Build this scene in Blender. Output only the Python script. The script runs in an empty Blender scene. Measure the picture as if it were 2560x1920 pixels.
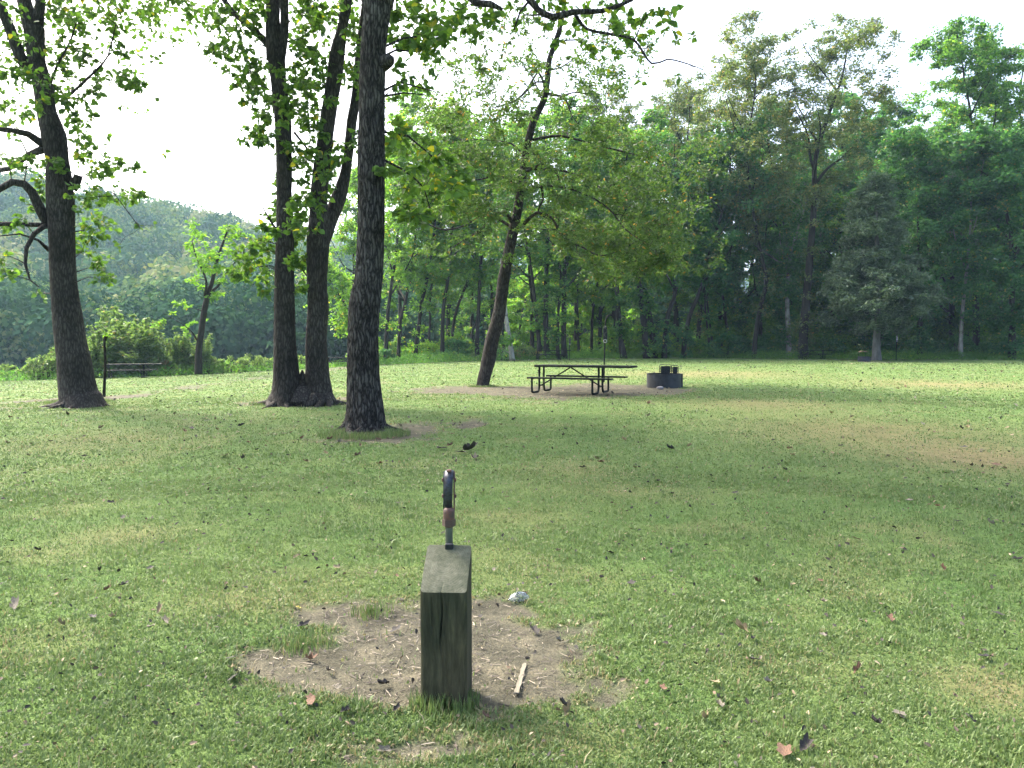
import bpy, math, random
import numpy as np
from mathutils import Vector, Matrix

random.seed(7)
R = np.random.default_rng(7)
scn = bpy.context.scene
COL = scn.collection

# ---------------------------------------------------------------- camera
CAMZ = 1.45
F = 2000.0                                   # focal length in pixels of the 2560 x 1920 photograph
PITCH = math.atan((960 - 852) / F)
cam_d = bpy.data.cameras.new('camera')
cam = bpy.data.objects.new('camera', cam_d)
COL.objects.link(cam)
cam.location = (0, 0, CAMZ)
cam.rotation_euler = (math.pi / 2 - PITCH, 0, 0)
cam_d.sensor_width = 36
cam_d.lens = F / 2560 * 36
cam_d.clip_start = 0.05
cam_d.clip_end = 6000
scn.camera = cam

# ---------------------------------------------------------------- sky, sun, exposure
SUN_AZ = math.radians(-47)                   # from +Y, negative = to the left
SUN_EL = math.radians(47)
w = bpy.data.worlds.new('World')
scn.world = w
w.use_nodes = True
nt = w.node_tree
bg = nt.nodes['Background']
sky = nt.nodes.new('ShaderNodeTexSky')
sky.sky_type = 'NISHITA'
sky.sun_disc = False
sky.sun_elevation = SUN_EL
sky.sun_rotation = SUN_AZ
sky.air_density = 0.8
sky.dust_density = 7.0
sky.ozone_density = 1.0
nt.links.new(sky.outputs[0], bg.inputs[0])
bg.inputs[1].default_value = 0.15

sun_d = bpy.data.lights.new('sun', 'SUN')
sun = bpy.data.objects.new('sun', sun_d)
COL.objects.link(sun)
sun_d.energy = 1.25
sun_d.angle = math.radians(5)
sun_d.color = (1.0, 0.95, 0.86)
sdir = Vector((math.sin(SUN_AZ) * math.cos(SUN_EL), math.cos(SUN_AZ) * math.cos(SUN_EL), math.sin(SUN_EL)))
sun.rotation_euler = sdir.to_track_quat('Z', 'Y').to_euler()
sun.location = (-40, 40, 60)

scn.view_settings.view_transform = 'Standard'
scn.view_settings.look = 'None'
scn.view_settings.gamma = 1
scn.view_settings.exposure = 2.5
scn.render.engine = 'CYCLES'
scn.cycles.max_bounces = 7
scn.cycles.diffuse_bounces = 3
scn.cycles.glossy_bounces = 2
scn.cycles.transmission_bounces = 5
scn.cycles.transparent_max_bounces = 8
scn.cycles.volume_bounces = 0
scn.cycles.use_denoising = True
scn.cycles.sample_clamp_indirect = 8
scn.render.film_transparent = False

# ---------------------------------------------------------------- helpers
def P(px, py, Y):
    """world point seen at pixel (px,py) of the photograph at depth Y"""
    u = (px - 1280) / F
    v = (960 - py) / F
    c, s = math.cos(PITCH), math.sin(PITCH)
    dx, dy, dz = u, c + v * s, -s + v * c
    k = Y / dy
    return np.array([dx * k, Y, CAMZ + dz * k])

def _h(ix, iy, iz, seed):
    n = (ix * 374761393 + iy * 668265263 + iz * 2147483647 + seed * 1274126177) & 0xffffffff
    n = ((n ^ (n >> 13)) * 1274126177) & 0xffffffff
    n = ((n ^ (n >> 16)) * 2246822519) & 0xffffffff
    return ((n ^ (n >> 15)) & 0xffffff) / float(0xffffff)

def vn(x, y, z=0.0, seed=0):
    x = np.asarray(x, float); y = np.asarray(y, float); z = np.zeros_like(x) + z
    ix = np.floor(x).astype(np.int64); iy = np.floor(y).astype(np.int64); iz = np.floor(z).astype(np.int64)
    fx, fy, fz = x - ix, y - iy, z - iz
    fx = fx * fx * (3 - 2 * fx); fy = fy * fy * (3 - 2 * fy); fz = fz * fz * (3 - 2 * fz)
    r = 0
    for a in (0, 1):
        for b in (0, 1):
            for c in (0, 1):
                wgt = (fx if a else 1 - fx) * (fy if b else 1 - fy) * (fz if c else 1 - fz)
                r = r + wgt * _h(ix + a, iy + b, iz + c, seed)
    return r

def fbm(x, y, z=0.0, seed=0, o=4):
    s, a, t = 0, 0.5, 0
    for i in range(o):
        f = 2 ** i
        s = s + a * vn(np.asarray(x) * f, np.asarray(y) * f, np.asarray(z) * f, seed + i * 17)
        t += a; a *= 0.5
    return s / t

def sst(a, b, x):
    t = np.clip((np.asarray(x, float) - a) / (b - a), 0, 1)
    return t * t * (3 - 2 * t)

# ---------------------------------------------------------------- terrain functions
EX = np.array([-400, -60, -29, -19, -12, 0, 4, 14, 22, 27, 38, 60, 400.])
EY = np.array([43, 43, 45, 46.8, 61, 61.5, 62.5, 67, 62, 60, 60, 58, 58.])
def yedge(x):
    return np.interp(x, EX, EY)

def zt(x, y):
    x = np.asarray(x, float); y = np.asarray(y, float)
    left = np.log1p(np.exp(np.clip(-x / 2.0, -30, 30))) * 2.0
    yy = np.clip(y, 0, 80)
    z = -0.00065 * yy * np.minimum(left, 60) * sst(6, 24, y)
    z = z + 0.05 * (fbm(x / 7.0, y / 7.0, 0, 3, 2) - 0.5) * sst(6, 16, np.abs(y)) 
    z = z + 0.02 * (fbm(x / 0.9, y / 0.9, 0, 5, 2) - 0.5)
    # river cut beyond the lawn, left and centre
    d = y - yedge(x) - 3
    side = 1 - sst(8, 30, x)
    z = z - 5.0 * sst(0, 24, d) * side
    # far bank and the hillside
    ridge = np.interp(x, [-700, -330, -240, -170, -120, -70, -15, 60, 140, 400], [106, 88, 68, 55, 45, 33, 16, 6, 5, 5])
    t = sst(120, 370, y)
    z = z + (ridge + 5) * (0.35 * np.clip((y - 118) / 250, 0, 1) + 0.65 * t) * (1 - 0.0) \
          + np.where(y > 130, 5 * (fbm(x / 40., y / 40., 0, 9, 3) - 0.5) * sst(130, 180, y), 0)
    z = z - sst(420, 700, y) * (ridge * 0.8)
    # farther ridge
    far = np.interp(x, [-1500, -600, -200, 0, 100, 250, 400, 1500], [100, 120, 128, 126, 118, 84, 60, 60])
    z = z + far * sst(800, 1200, y) + np.where(y > 800, 16 * (fbm(x / 90., y / 90., 0, 19, 5) - 0.5) * sst(800, 1000, y), 0)
    return z

def zt1(x, y):
    return float(zt(np.array([x]), np.array([y]))[0])

def G(px, py):
    """ground point under a pixel"""
    Y = 20.0
    for _ in range(40):
        p = P(px, py, Y)
        z = zt1(p[0], Y)
        t = (CAMZ - z) / max(1e-4, (CAMZ - p[2]))
        Y = Y * (0.4 + 0.6 * t)
    p = P(px, py, Y)
    return np.array([p[0], Y, zt1(p[0], Y)])

# bare earth patches: (x, y, rx, ry, strength)
DIRT = [(-0.62, 3.52, 0.58, 0.36, 1.2), (-0.02, 3.7, 0.38, 0.42, 1.15), (-0.4, 3.8, .45, .35, .6), (-0.3, 3.3, 0.5, 0.22, 1.1), (-0.6, 4.15, 0.38, 0.32, .8), (-0.55, 2.72, 0.4, 0.14, .66), (-1.15, 3.6, .24, .16, .5), (-.95, 4.25, .26, .14, .45), (-0.15, 4.35, 0.35, 0.2, .7)]
for (px, py, wx, wy, st) in [
        (1010, 1080, 95, 28, 1.0), (900, 1092, 110, 18, 1.1), (1180, 1060, 40, 12, .8),
        (640, 1006, 60, 10, .9), (760, 1010, 120, 9, 1.0), (850, 1000, 45, 12, .9), (935, 955, 70, 6, .6),
        (100, 1000, 70, 9, .85), (310, 992, 60, 10, .9), (200, 1012, 90, 8, .8),
        (1110, 975, 150, 9, .95), (1250, 975, 120, 10, 1.1), (1400, 978, 170, 14, 1.35), (1560, 972, 110, 12, 1.1),
        (1660, 975, 90, 8, .9), (1500, 962, 60, 8, .9), (2190, 905, 60, 3, .9), (870, 918, 40, 3, .8), (700, 1085, 60, 8, .6)]:
    g = G(px, py); g2 = G(px, py - wy * 0.9); 
    DIRT.append((g[0], g[1], wx / F * g[1] * (.85 if px < 1000 else .95), abs(g2[1] - g[1]) * (.75 if px < 1000 else 1.1), st * (.95 if px < 1000 else 1.05)))
DRY = []
for (px, py, wx, wy, st) in [(2200, 1085, 380, 45, .8), (2480, 1150, 200, 30, .7), (2480, 1720, 160, 60, .8), (1900, 1010, 250, 14, .7),
        (1750, 935, 260, 9, .8), (2350, 960, 250, 10, .8), (250, 1100, 220, 24, .5), (650, 1500, 260, 40, .5), (1450, 1170, 160, 25, .5),
        (300, 1340, 160, 30, .5), (1950, 1650, 200, 50, .5), (1400, 1850, 260, 50, .45), (1620, 1230, 260, 20, .4), (1250, 1290, 200, 25, .4)]:
    g = G(px, py); g2 = G(px, py - wy)
    DRY.append((g[0], g[1], wx / F * g[1], abs(g2[1] - g[1]) * 1.1, st))

def patch(lst, x, y, seed, f):
    m = np.zeros_like(x)
    for (cx, cy, rx, ry, st) in lst:
        d = np.sqrt(((x - cx) / rx) ** 2 + ((y - cy) / ry) ** 2)
        m = m + st * np.exp(-1.1 * d ** 2)
    wx = x + .35 * (fbm(x * 1.7 + y * 1.1, y * 1.9 - x * .8, 0, seed + 11, 3) - .5); wy = y + .35 * (fbm(x * 1.3 - y * .9 + 7, y * 1.6 + x * 1.2, 0, seed + 13, 3) - .5)
    x, y = .82 * wx + .57 * wy, .82 * wy - .57 * wx
    n = 0.35 * fbm(x * f * .4, y * f * .4, 0, seed, 3) + 0.35 * fbm(x * f * 1.5, y * f * 1.5, 0, seed + 3, 3) + 0.3 * fbm(x * f * 6, y * f * 6, 0, seed + 5, 3)
    return m, n

def dirt(x, y):
    m, n = patch(DIRT, x, y, 41, 2.2)
    return sst(0.22, 0.85, m - (n - 0.5) * 2.6) * (m > 0.1)

def dry(x, y):
    m, n = patch(DRY, x, y, 61, 1.6)
    base = 0.35 * sst(0.52, 0.75, fbm(x * 1.3, y * 1.3, 0, 71, 4))
    return np.clip(np.maximum(base * 0.8, m * sst(0.3, 0.62, n + 0.12)), 0, 1)

# ---------------------------------------------------------------- mesh accumulation
class Acc:
    def __init__(self):
        self.v = []; self.q = []; self.t = []; self.a = []; self.n = 0
    def add(self, v, q=None, t=None, a=0.5):
        v = np.asarray(v, float).reshape(-1, 3)
        if q is not None and len(q): self.q.append(np.asarray(q, np.int64).reshape(-1, 4) + self.n)
        if t is not None and len(t): self.t.append(np.asarray(t, np.int64).reshape(-1, 3) + self.n)
        self.v.append(v)
        self.a.append(np.broadcast_to(np.asarray(a, float), (len(v),)))
        self.n += len(v)
    def mesh(self, name, mat, smooth=True):
        me = bpy.data.meshes.new(name)
        v = np.concatenate(self.v) if self.v else np.zeros((0, 3))
        q = np.concatenate(self.q) if self.q else np.zeros((0, 4), np.int64)
        t = np.concatenate(self.t) if self.t else np.zeros((0, 3), np.int64)
        me.vertices.add(len(v)); me.vertices.foreach_set('co', v.astype(np.float32).ravel())
        loops = np.concatenate([q.ravel(), t.ravel()]).astype(np.int32)
        me.loops.add(len(loops)); me.loops.foreach_set('vertex_index', loops)
        tot = np.concatenate([np.full(len(q), 4), np.full(len(t), 3)]).astype(np.int32)
        start = np.concatenate([[0], np.cumsum(tot)[:-1]]).astype(np.int32) if len(tot) else tot
        me.polygons.add(len(tot)); me.polygons.foreach_set('loop_start', start)
        try: me.polygons.foreach_set('loop_total', tot)
        except Exception: pass
        me.update(calc_edges=True)
        me.polygons.foreach_set('use_smooth', np.full(len(tot), bool(smooth)))
        at = me.attributes.new('tint', 'FLOAT', 'POINT')
        at.data.foreach_set('value', np.concatenate(self.a).astype(np.float32) if self.a else [])
        me.materials.append(mat)
        return me
    def obj(self, name, mat, parent=None, smooth=True, origin=None):
        if origin is not None:
            o3 = np.array(origin, float); self.v = [v - o3 for v in self.v]
        me = self.mesh(name, mat, smooth)
        o = bpy.data.objects.new(name, me)
        COL.objects.link(o)
        if parent is not None: o.parent = parent
        elif origin is not None: o.location = origin
        return o

def tag(o, label=None, cat=None, group=None, kind=None):
    if label: o['label'] = label
    if cat: o['category'] = cat
    if group: o['group'] = group
    if kind: o['kind'] = kind
    return o

def empty(name, loc, rz=0):
    o = bpy.data.objects.new(name, None)
    o.empty_display_size = 0.3
    COL.objects.link(o)
    o.location = tuple(float(a) for a in loc); o.rotation_euler = (0, 0, rz)
    return o

def copy_tree(o, parent=None):
    c = o.copy(); COL.objects.link(c); c.parent = parent
    for ch in list(o.children): copy_tree(ch, c)
    return c

def nrm(v):
    v = np.asarray(v, float)
    return v / np.maximum(np.linalg.norm(v, axis=-1, keepdims=True), 1e-9)

def resample(pts, rad, ds):
    pts = np.asarray(pts, float); rad = np.asarray(rad, float)
    if len(pts) > 2:                       # catmull-rom
        out, ro = [], []
        pp = np.vstack([2 * pts[0] - pts[1], pts, 2 * pts[-1] - pts[-2]])
        for i in range(1, len(pp) - 2):
            L = np.linalg.norm(pp[i + 1] - pp[i]); k = max(1, int(L / ds))
            t = (np.arange(k) / k)[:, None]
            a, b, c, d = pp[i - 1], pp[i], pp[i + 1], pp[i + 2]
            out.append(0.5 * ((2 * b) + (-a + c) * t + (2 * a - 5 * b + 4 * c - d) * t ** 2 + (-a + 3 * b - 3 * c + d) * t ** 3))
            ro.append(rad[i - 1] + (rad[i] - rad[i - 1]) * t[:, 0])
        return np.vstack(out + [pts[-1:]]), np.concatenate(ro + [rad[-1:]])
    L = np.linalg.norm(pts[1] - pts[0]); k = max(1, int(L / ds))
    t = np.linspace(0, 1, k + 1)
    return pts[0] + (pts[1] - pts[0]) * t[:, None], rad[0] + (rad[1] - rad[0]) * t

def tube(acc, pts, rad, segs=8, disp=None, cap=True, a=0.5):
    n = len(pts)
    T = nrm(np.gradient(pts, axis=0))
    ref = np.array([0, 1, 0.]) if abs(T[0][2]) > 0.7 else np.array([0, 0, 1.])
    U = np.zeros_like(T); u = nrm(np.cross(T[0], ref))
    for i in range(n):
        u = u - T[i] * np.dot(u, T[i]); u = u / max(np.linalg.norm(u), 1e-9); U[i] = u
    V = np.cross(T, U)
    th = np.linspace(0, 2 * np.pi, segs, endpoint=False)
    r = np.repeat(np.asarray(rad)[:, None], segs, 1)
    if disp is not None:
        s = np.concatenate([[0], np.cumsum(np.linalg.norm(np.diff(pts, axis=0), axis=1))])
        r = disp(np.repeat(th[None], n, 0), np.repeat(s[:, None], segs, 1), r)
    vv = pts[:, None, :] + (np.cos(th)[None, :, None] * U[:, None, :] + np.sin(th)[None, :, None] * V[:, None, :]) * r[:, :, None]
    i = np.arange(n - 1)[:, None] * segs; j = np.arange(segs)[None, :]; j2 = (j + 1) % segs
    q = np.stack([i + j, i + j2, i + segs + j2, i + segs + j], -1).reshape(-1, 4)
    vv = vv.reshape(-1, 3)
    tr = None
    if cap:
        vv = np.vstack([vv, pts[0], pts[-1]])
        b = n * segs
        k = np.arange(segs); k2 = (k + 1) % segs
        tr = np.vstack([np.stack([np.full(segs, b), k2, k], -1), np.stack([np.full(segs, b + 1), (n - 1) * segs + k, (n - 1) * segs + k2], -1)])
    acc.add(vv, q, tr, a)

def box(acc, c, s, rz=0.0, M=None, bev=0.0, a=0.5):
    """bevelled box with centre c and size s"""
    hx, hy, hz = [k / 2 for k in s]
    if bev <= 0:
        v = np.array([[x * hx, y * hy, z * hz] for z in (-1, 1) for y in (-1, 1) for x in (-1, 1)])
        f = [[0, 2, 3, 1], [4, 5, 7, 6], [0, 1, 5, 4], [2, 6, 7, 3], [0, 4, 6, 2], [1, 3, 7, 5]]
        tr = None
    else:
        b = min(bev, hx * .9, hy * .9, hz * .9)
        def ring(x, y, cx):
            x2, y2 = x - cx, y - cx
            return [[x2, -y], [x, -y2], [x, y2], [x2, y], [-x2, y], [-x, y2], [-x, -y2], [-x2, -y]]
        lv = [(ring(hx - b, hy - b, 0.4 * b), -hz), (ring(hx, hy, b), -hz + b), (ring(hx, hy, b), hz - b), (ring(hx - b, hy - b, .4 * b), hz)]
        v = np.array([[p[0], p[1], z] for r_, z in lv for p in r_])
        f = [[i * 8 + k, i * 8 + (k + 1) % 8, (i + 1) * 8 + (k + 1) % 8, (i + 1) * 8 + k] for i in range(3) for k in range(8)]
        f += [[24, 25, 26, 27], [24, 27, 28, 31], [28, 29, 30, 31], [3, 2, 1, 0], [7, 4, 3, 0], [7, 6, 5, 4]]
        tr = None
    if M is not None: v = v @ np.asarray(M).T
    cz, sz = math.cos(rz), math.sin(rz)
    v = v @ np.array([[cz, sz, 0], [-sz, cz, 0], [0, 0, 1]])
    acc.add(v + np.array(c), f, tr, a)

def bar(acc, a_, b_, w_, h_=None, a=0.5):
    """square bar from a_ to b_"""
    a_ = np.array(a_, float); b_ = np.array(b_, float); h_ = h_ or w_
    t = nrm(b_ - a_); up = np.array([0, 0, 1.]) if abs(t[2]) < 0.95 else np.array([0, 1., 0])
    s = nrm(np.cross(t, up)); u = np.cross(s, t)
    M = np.stack([s, t, u], 1)
    box(acc, (a_ + b_) / 2, (w_, np.linalg.norm(b_ - a_), h_), M=M, bev=min(w_, h_) * 0.15, a=a)

# ---------------------------------------------------------------- materials
def mat_new(name):
    m = bpy.data.materials.new(name); m.use_nodes = True
    n = m.node_tree; n.nodes.clear()
    out = n.nodes.new('ShaderNodeOutputMaterial')
    return m, n, out

def node(n, t, **k):
    x = n.nodes.new(t)
    for a, b in k.items():
        setattr(x, a, b)
    return x

def ramp(n, stops, fac):
    r = n.nodes.new('ShaderNodeValToRGB')
    e = r.color_ramp.elements
    while len(e) > 1: e.remove(e[-1])
    e[0].position = stops[0][0]; e[0].color = (*stops[0][1], 1)
    for p, c in stops[1:]:
        k = e.new(p); k.color = (*c, 1)
    n.links.new(fac, r.inputs[0])
    return r

def noise(n, scale, detail=4, rough=0.55, vec=None, dist=0.0):
    x = n.nodes.new('ShaderNodeTexNoise')
    x.inputs['Scale'].default_value = scale; x.inputs['Detail'].default_value = detail
    x.inputs['Roughness'].default_value = rough; x.inputs['Distortion'].default_value = dist
    if vec is not None: n.links.new(vec, x.inputs['Vector'])
    return x

def objvec(n, sc=(1, 1, 1)):
    tc = n.nodes.new('ShaderNodeTexCoord'); mp = n.nodes.new('ShaderNodeMapping')
    mp.inputs['Scale'].default_value = sc
    n.links.new(tc.outputs['Object'], mp.inputs[0])
    return mp.outputs[0]

def leaf_mat(name, stops, trans=0.45, tboost=(1.5, 1.7, 0.7), rough=0.45, spec=0.25):
    if name in ('leaf_wood', 'leaf_dark', 'leaf_olive', 'leaf_lime'): stops = [(p, tuple(k * 1.32 for k in c)) for p, c in stops]
    m, n, out = mat_new(name)
    at = node(n, 'ShaderNodeAttribute', attribute_name='tint')
    r = ramp(n, [(p, tuple(k * 1.3 for k in c)) for p, c in stops], at.outputs['Fac'])
    pr = n.nodes.new('ShaderNodeBsdfPrincipled')
    pr.inputs['Roughness'].default_value = rough
    pr.inputs['Specular IOR Level'].default_value = spec
    n.links.new(r.outputs[0], pr.inputs['Base Color'])
    mul = node(n, 'ShaderNodeMix', data_type='RGBA', blend_type='MULTIPLY')
    mul.inputs[0].default_value = 1
    n.links.new(r.outputs[0], mul.inputs[6]); mul.inputs[7].default_value = (*tboost, 1)
    tr = n.nodes.new('ShaderNodeBsdfTranslucent'); n.links.new(mul.outputs[2], tr.inputs[0])
    mx = n.nodes.new('ShaderNodeMixShader'); mx.inputs[0].default_value = trans
    n.links.new(pr.outputs[0], mx.inputs[1]); n.links.new(tr.outputs[0], mx.inputs[2])
    n.links.new(mx.outputs[0], out.inputs[0])
    return m

def bark_mat(name, c1, c2, c3, sc=9.0, bump=0.5, stretch=0.22, patch_c=None):
    m, n, out = mat_new(name)
    v = objvec(n, (1, 1, stretch))
    a = noise(n, sc, 6, 0.65, v, 0.6); b = noise(n, 1.1, 4, 0.6, objvec(n))
    r = ramp(n, [(0.25, c1), (0.5, c2), (0.78, c3)], a.outputs[0])
    colr = r.outputs[0]
    if patch_c:
        rr = ramp(n, [(0.52, (0, 0, 0)), (0.62, (1, 1, 1))], b.outputs[0])
        mx = node(n, 'ShaderNodeMix', data_type='RGBA'); n.links.new(rr.outputs[0], mx.inputs[0])
        n.links.new(colr, mx.inputs[6]); mx.inputs[7].default_value = (*patch_c, 1)
        colr = mx.outputs[2]
    pr = n.nodes.new('ShaderNodeBsdfPrincipled'); pr.inputs['Roughness'].default_value = 0.9
    pr.inputs['Specular IOR Level'].default_value = 0.2
    n.links.new(colr, pr.inputs['Base Color'])
    vo = n.nodes.new('ShaderNodeTexVoronoi'); vo.inputs['Scale'].default_value = sc * 1.7; n.links.new(v, vo.inputs['Vector'])
    ad = node(n, 'ShaderNodeMath', operation='ADD'); n.links.new(vo.outputs[0], ad.inputs[0]); n.links.new(a.outputs[0], ad.inputs[1])
    bp = n.nodes.new('ShaderNodeBump'); bp.inputs['Strength'].default_value = bump; bp.inputs['Distance'].default_value = 0.03
    n.links.new(ad.outputs[0], bp.inputs['Height']); n.links.new(bp.outputs[0], pr.inputs['Normal'])
    n.links.new(pr.outputs[0], out.inputs[0])
    return m

def ridged_mat(name, fis, mid, plate, sc, stretch, bump=1.0):
    m, n, out = mat_new(name)
    tc = n.nodes.new('ShaderNodeTexCoord')
    nz = noise(n, 3.5, 3, .6, tc.outputs['Object'])
    sub = node(n, 'ShaderNodeVectorMath', operation='SUBTRACT'); n.links.new(nz.outputs['Color'], sub.inputs[0]); sub.inputs[1].default_value = (.5, .5, .5)
    scl = node(n, 'ShaderNodeVectorMath', operation='SCALE'); n.links.new(sub.outputs[0], scl.inputs[0]); scl.inputs['Scale'].default_value = .12
    add = node(n, 'ShaderNodeVectorMath', operation='ADD'); n.links.new(tc.outputs['Object'], add.inputs[0]); n.links.new(scl.outputs[0], add.inputs[1])
    mp = n.nodes.new('ShaderNodeMapping'); mp.inputs['Scale'].default_value = (1, 1, stretch); n.links.new(add.outputs[0], mp.inputs[0])
    vo = n.nodes.new('ShaderNodeTexVoronoi'); vo.feature = 'DISTANCE_TO_EDGE'; vo.inputs['Scale'].default_value = sc; n.links.new(mp.outputs[0], vo.inputs['Vector'])
    fine = noise(n, sc * 5, 4, .7, mp.outputs[0])
    big = noise(n, 1.3, 3, .6, tc.outputs['Object'])
    ad = node(n, 'ShaderNodeMath', operation='MULTIPLY_ADD'); n.links.new(fine.outputs[0], ad.inputs[0]); ad.inputs[1].default_value = .35; n.links.new(vo.outputs[0], ad.inputs[2])
    r = ramp(n, [(.2, fis), (.3, mid), (.5, plate)], ad.outputs[0])
    rb = ramp(n, [(.35, (.6, .58, .55)), (.65, (1.15, 1.15, 1.15))], big.outputs[0])
    mu = node(n, 'ShaderNodeMix', data_type='RGBA', blend_type='MULTIPLY'); mu.inputs[0].default_value = 1
    n.links.new(r.outputs[0], mu.inputs[6]); n.links.new(rb.outputs[0], mu.inputs[7])
    pr = n.nodes.new('ShaderNodeBsdfPrincipled'); pr.inputs['Roughness'].default_value = .9; pr.inputs['Specular IOR Level'].default_value = .2
    n.links.new(mu.outputs[2], pr.inputs['Base Color'])
    bp = n.nodes.new('ShaderNodeBump'); bp.inputs['Strength'].default_value = bump; bp.inputs['Distance'].default_value = .04
    n.links.new(ad.outputs[0], bp.inputs['Height']); n.links.new(bp.outputs[0], pr.inputs['Normal']); n.links.new(pr.outputs[0], out.inputs[0])
    return m

def plain_mat(name, c, rough=0.6, metal=0.0, nz=12.0, var=0.25, c2=None, bump=0.15, spec=0.4, sc=(1, 1, 1)):
    m, n, out = mat_new(name)
    a = noise(n, nz, 6, 0.6, objvec(n, sc))
    c2 = c2 or tuple(k * (1 - var) for k in c)
    r = ramp(n, [(0.35, c2), (0.65, c)], a.outputs[0])
    pr = n.nodes.new('ShaderNodeBsdfPrincipled'); pr.inputs['Roughness'].default_value = rough
    pr.inputs['Metallic'].default_value = metal; pr.inputs['Specular IOR Level'].default_value = spec
    n.links.new(r.outputs[0], pr.inputs['Base Color'])
    bp = n.nodes.new('ShaderNodeBump'); bp.inputs['Strength'].default_value = bump; bp.inputs['Distance'].default_value = 0.01
    n.links.new(a.outputs[0], bp.inputs['Height']); n.links.new(bp.outputs[0], pr.inputs['Normal'])
    n.links.new(pr.outputs[0], out.inputs[0])
    return m

GREEN = [(0.0, (0.018, 0.045, 0.012)), (0.5, (0.035, 0.085, 0.018)), (0.85, (0.065, 0.13, 0.022)), (1.0, (0.16, 0.16, 0.02))]
M_leaf_big = leaf_mat('leaf_maple', [(0.0, (0.03, 0.06, 0.018)), (0.55, (0.06, 0.115, 0.025)), (0.93, (0.1, 0.16, 0.03)), (1.0, (0.22, 0.2, 0.02))], 0.5)
M_leaf_small = leaf_mat('leaf_small', [(0.0, (0.03, 0.06, 0.022)), (0.6, (0.056, 0.095, 0.03)), (0.92, (0.09, 0.125, 0.036)), (1.0, (0.2, 0.12, 0.04))], 0.5)
M_leaf_wood = leaf_mat('leaf_wood', [(0.0, (0.024, 0.06, 0.02)), (0.6, (0.055, 0.12, 0.028)), (0.92, (0.1, 0.17, 0.032)), (1.0, (0.17, 0.17, 0.04))], 0.52)
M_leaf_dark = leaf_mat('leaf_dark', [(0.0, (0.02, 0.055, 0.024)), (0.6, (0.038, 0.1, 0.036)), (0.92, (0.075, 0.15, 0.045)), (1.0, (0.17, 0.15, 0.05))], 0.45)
M_leaf_olive = leaf_mat('leaf_olive', [(0.0, (0.04, 0.06, 0.028)), (0.6, (0.075, 0.1, 0.04)), (0.9, (0.13, 0.13, 0.05)), (1.0, (0.2, 0.13, 0.05))], 0.42)
M_leaf_lime = leaf_mat('leaf_lime', [(0.0, (0.04, 0.085, 0.018)), (0.6, (0.085, 0.16, 0.025)), (0.95, (0.13, 0.2, 0.03)), (1.0, (0.28, 0.2, 0.04))], 0.55)
M_leaf_cedar = leaf_mat('leaf_cedar', [(0.0, (0.035, 0.06, 0.035)), (0.6, (0.075, 0.11, 0.065)), (1.0, (0.13, 0.17, 0.1))], 0.25)
M_leaf_weed = leaf_mat('leaf_weed', [(0.0, (0.05, 0.085, 0.035)), (0.6, (0.1, 0.15, 0.06)), (0.9, (0.17, 0.22, 0.1)), (1.0, (0.2, 0.16, 0.09))], 0.5)
M_leaf_rust = leaf_mat('leaf_rust', [(0.0, (0.1, 0.1, 0.04)), (0.6, (0.2, 0.14, 0.07)), (1.0, (0.3, 0.16, 0.08))], 0.4)
M_leaf_bank = leaf_mat('leaf_bank', [(0.0, (0.012, 0.035, 0.02)), (0.5, (0.025, 0.06, 0.028)), (0.8, (0.05, 0.095, 0.035)), (1.0, (0.09, 0.12, 0.05))], 0.12, rough=1.0, spec=0.0)
M_leaf_far = leaf_mat('leaf_far', [(0.0, (0.025, 0.06, 0.03)), (0.4, (0.05, 0.1, 0.035)), (0.75, (0.12, 0.17, 0.05)), (1.0, (0.2, 0.2, 0.09))], 0.12, rough=1.0, spec=0.0)
M_bark_rough = ridged_mat('bark_ridged_plates', (.012, .01, .009), (.04, .037, .032), (.1, .096, .086), 21, .15)
M_bark_fine = ridged_mat('bark_fine_plates', (.018, .015, .012), (.036, .031, .027), (.066, .06, .052), 19, .2, .7)
M_bark_old = bark_mat('bark_ridged', (0.018, 0.016, 0.014), (0.05, 0.046, 0.04), (0.15, 0.145, 0.13), 20, 1.0, 0.25, None)
M_bark_brown = bark_mat('bark_brown', (0.022, 0.018, 0.015), (0.05, 0.043, 0.036), (0.10, 0.088, 0.075), 14, 0.7, 0.2, None)
M_bark_dark = bark_mat('bark_dark', (0.012, 0.010, 0.008), (0.024, 0.021, 0.017), (0.045, 0.04, 0.033), 8, 0.4, 0.25, None)
M_bark_pale = bark_mat('bark_pale', (0.12, 0.11, 0.09), (0.26, 0.25, 0.22), (0.4, 0.39, 0.35), 6, 0.3, 0.3, (0.1, 0.09, 0.07))

def grass_mat():
    m, n, out = mat_new('grass_blade')
    at = node(n, 'ShaderNodeAttribute', attribute_name='tint')
    r = ramp(n, [(0.0, (0.075, 0.12, 0.036)), (0.4, (0.112, 0.175, 0.05)), (0.7, (0.155, 0.222, 0.066)), (0.86, (0.18, 0.215, 0.09)), (0.93, (0.23, 0.19, 0.09)), (1.0, (0.34, 0.29, 0.17))], at.outputs['Fac'])
    pr = n.nodes.new('ShaderNodeBsdfPrincipled'); pr.inputs['Roughness'].default_value = 0.45; pr.inputs['Specular IOR Level'].default_value = 0.35
    n.links.new(r.outputs[0], pr.inputs['Base Color'])
    tr = n.nodes.new('ShaderNodeBsdfTranslucent'); n.links.new(r.outputs[0], tr.inputs[0])
    mx = n.nodes.new('ShaderNodeMixShader'); mx.inputs[0].default_value = 0.35
    n.links.new(pr.outputs[0], mx.inputs[1]); n.links.new(tr.outputs[0], mx.inputs[2]); n.links.new(mx.outputs[0], out.inputs[0])
    return m
M_grass = grass_mat()

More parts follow.
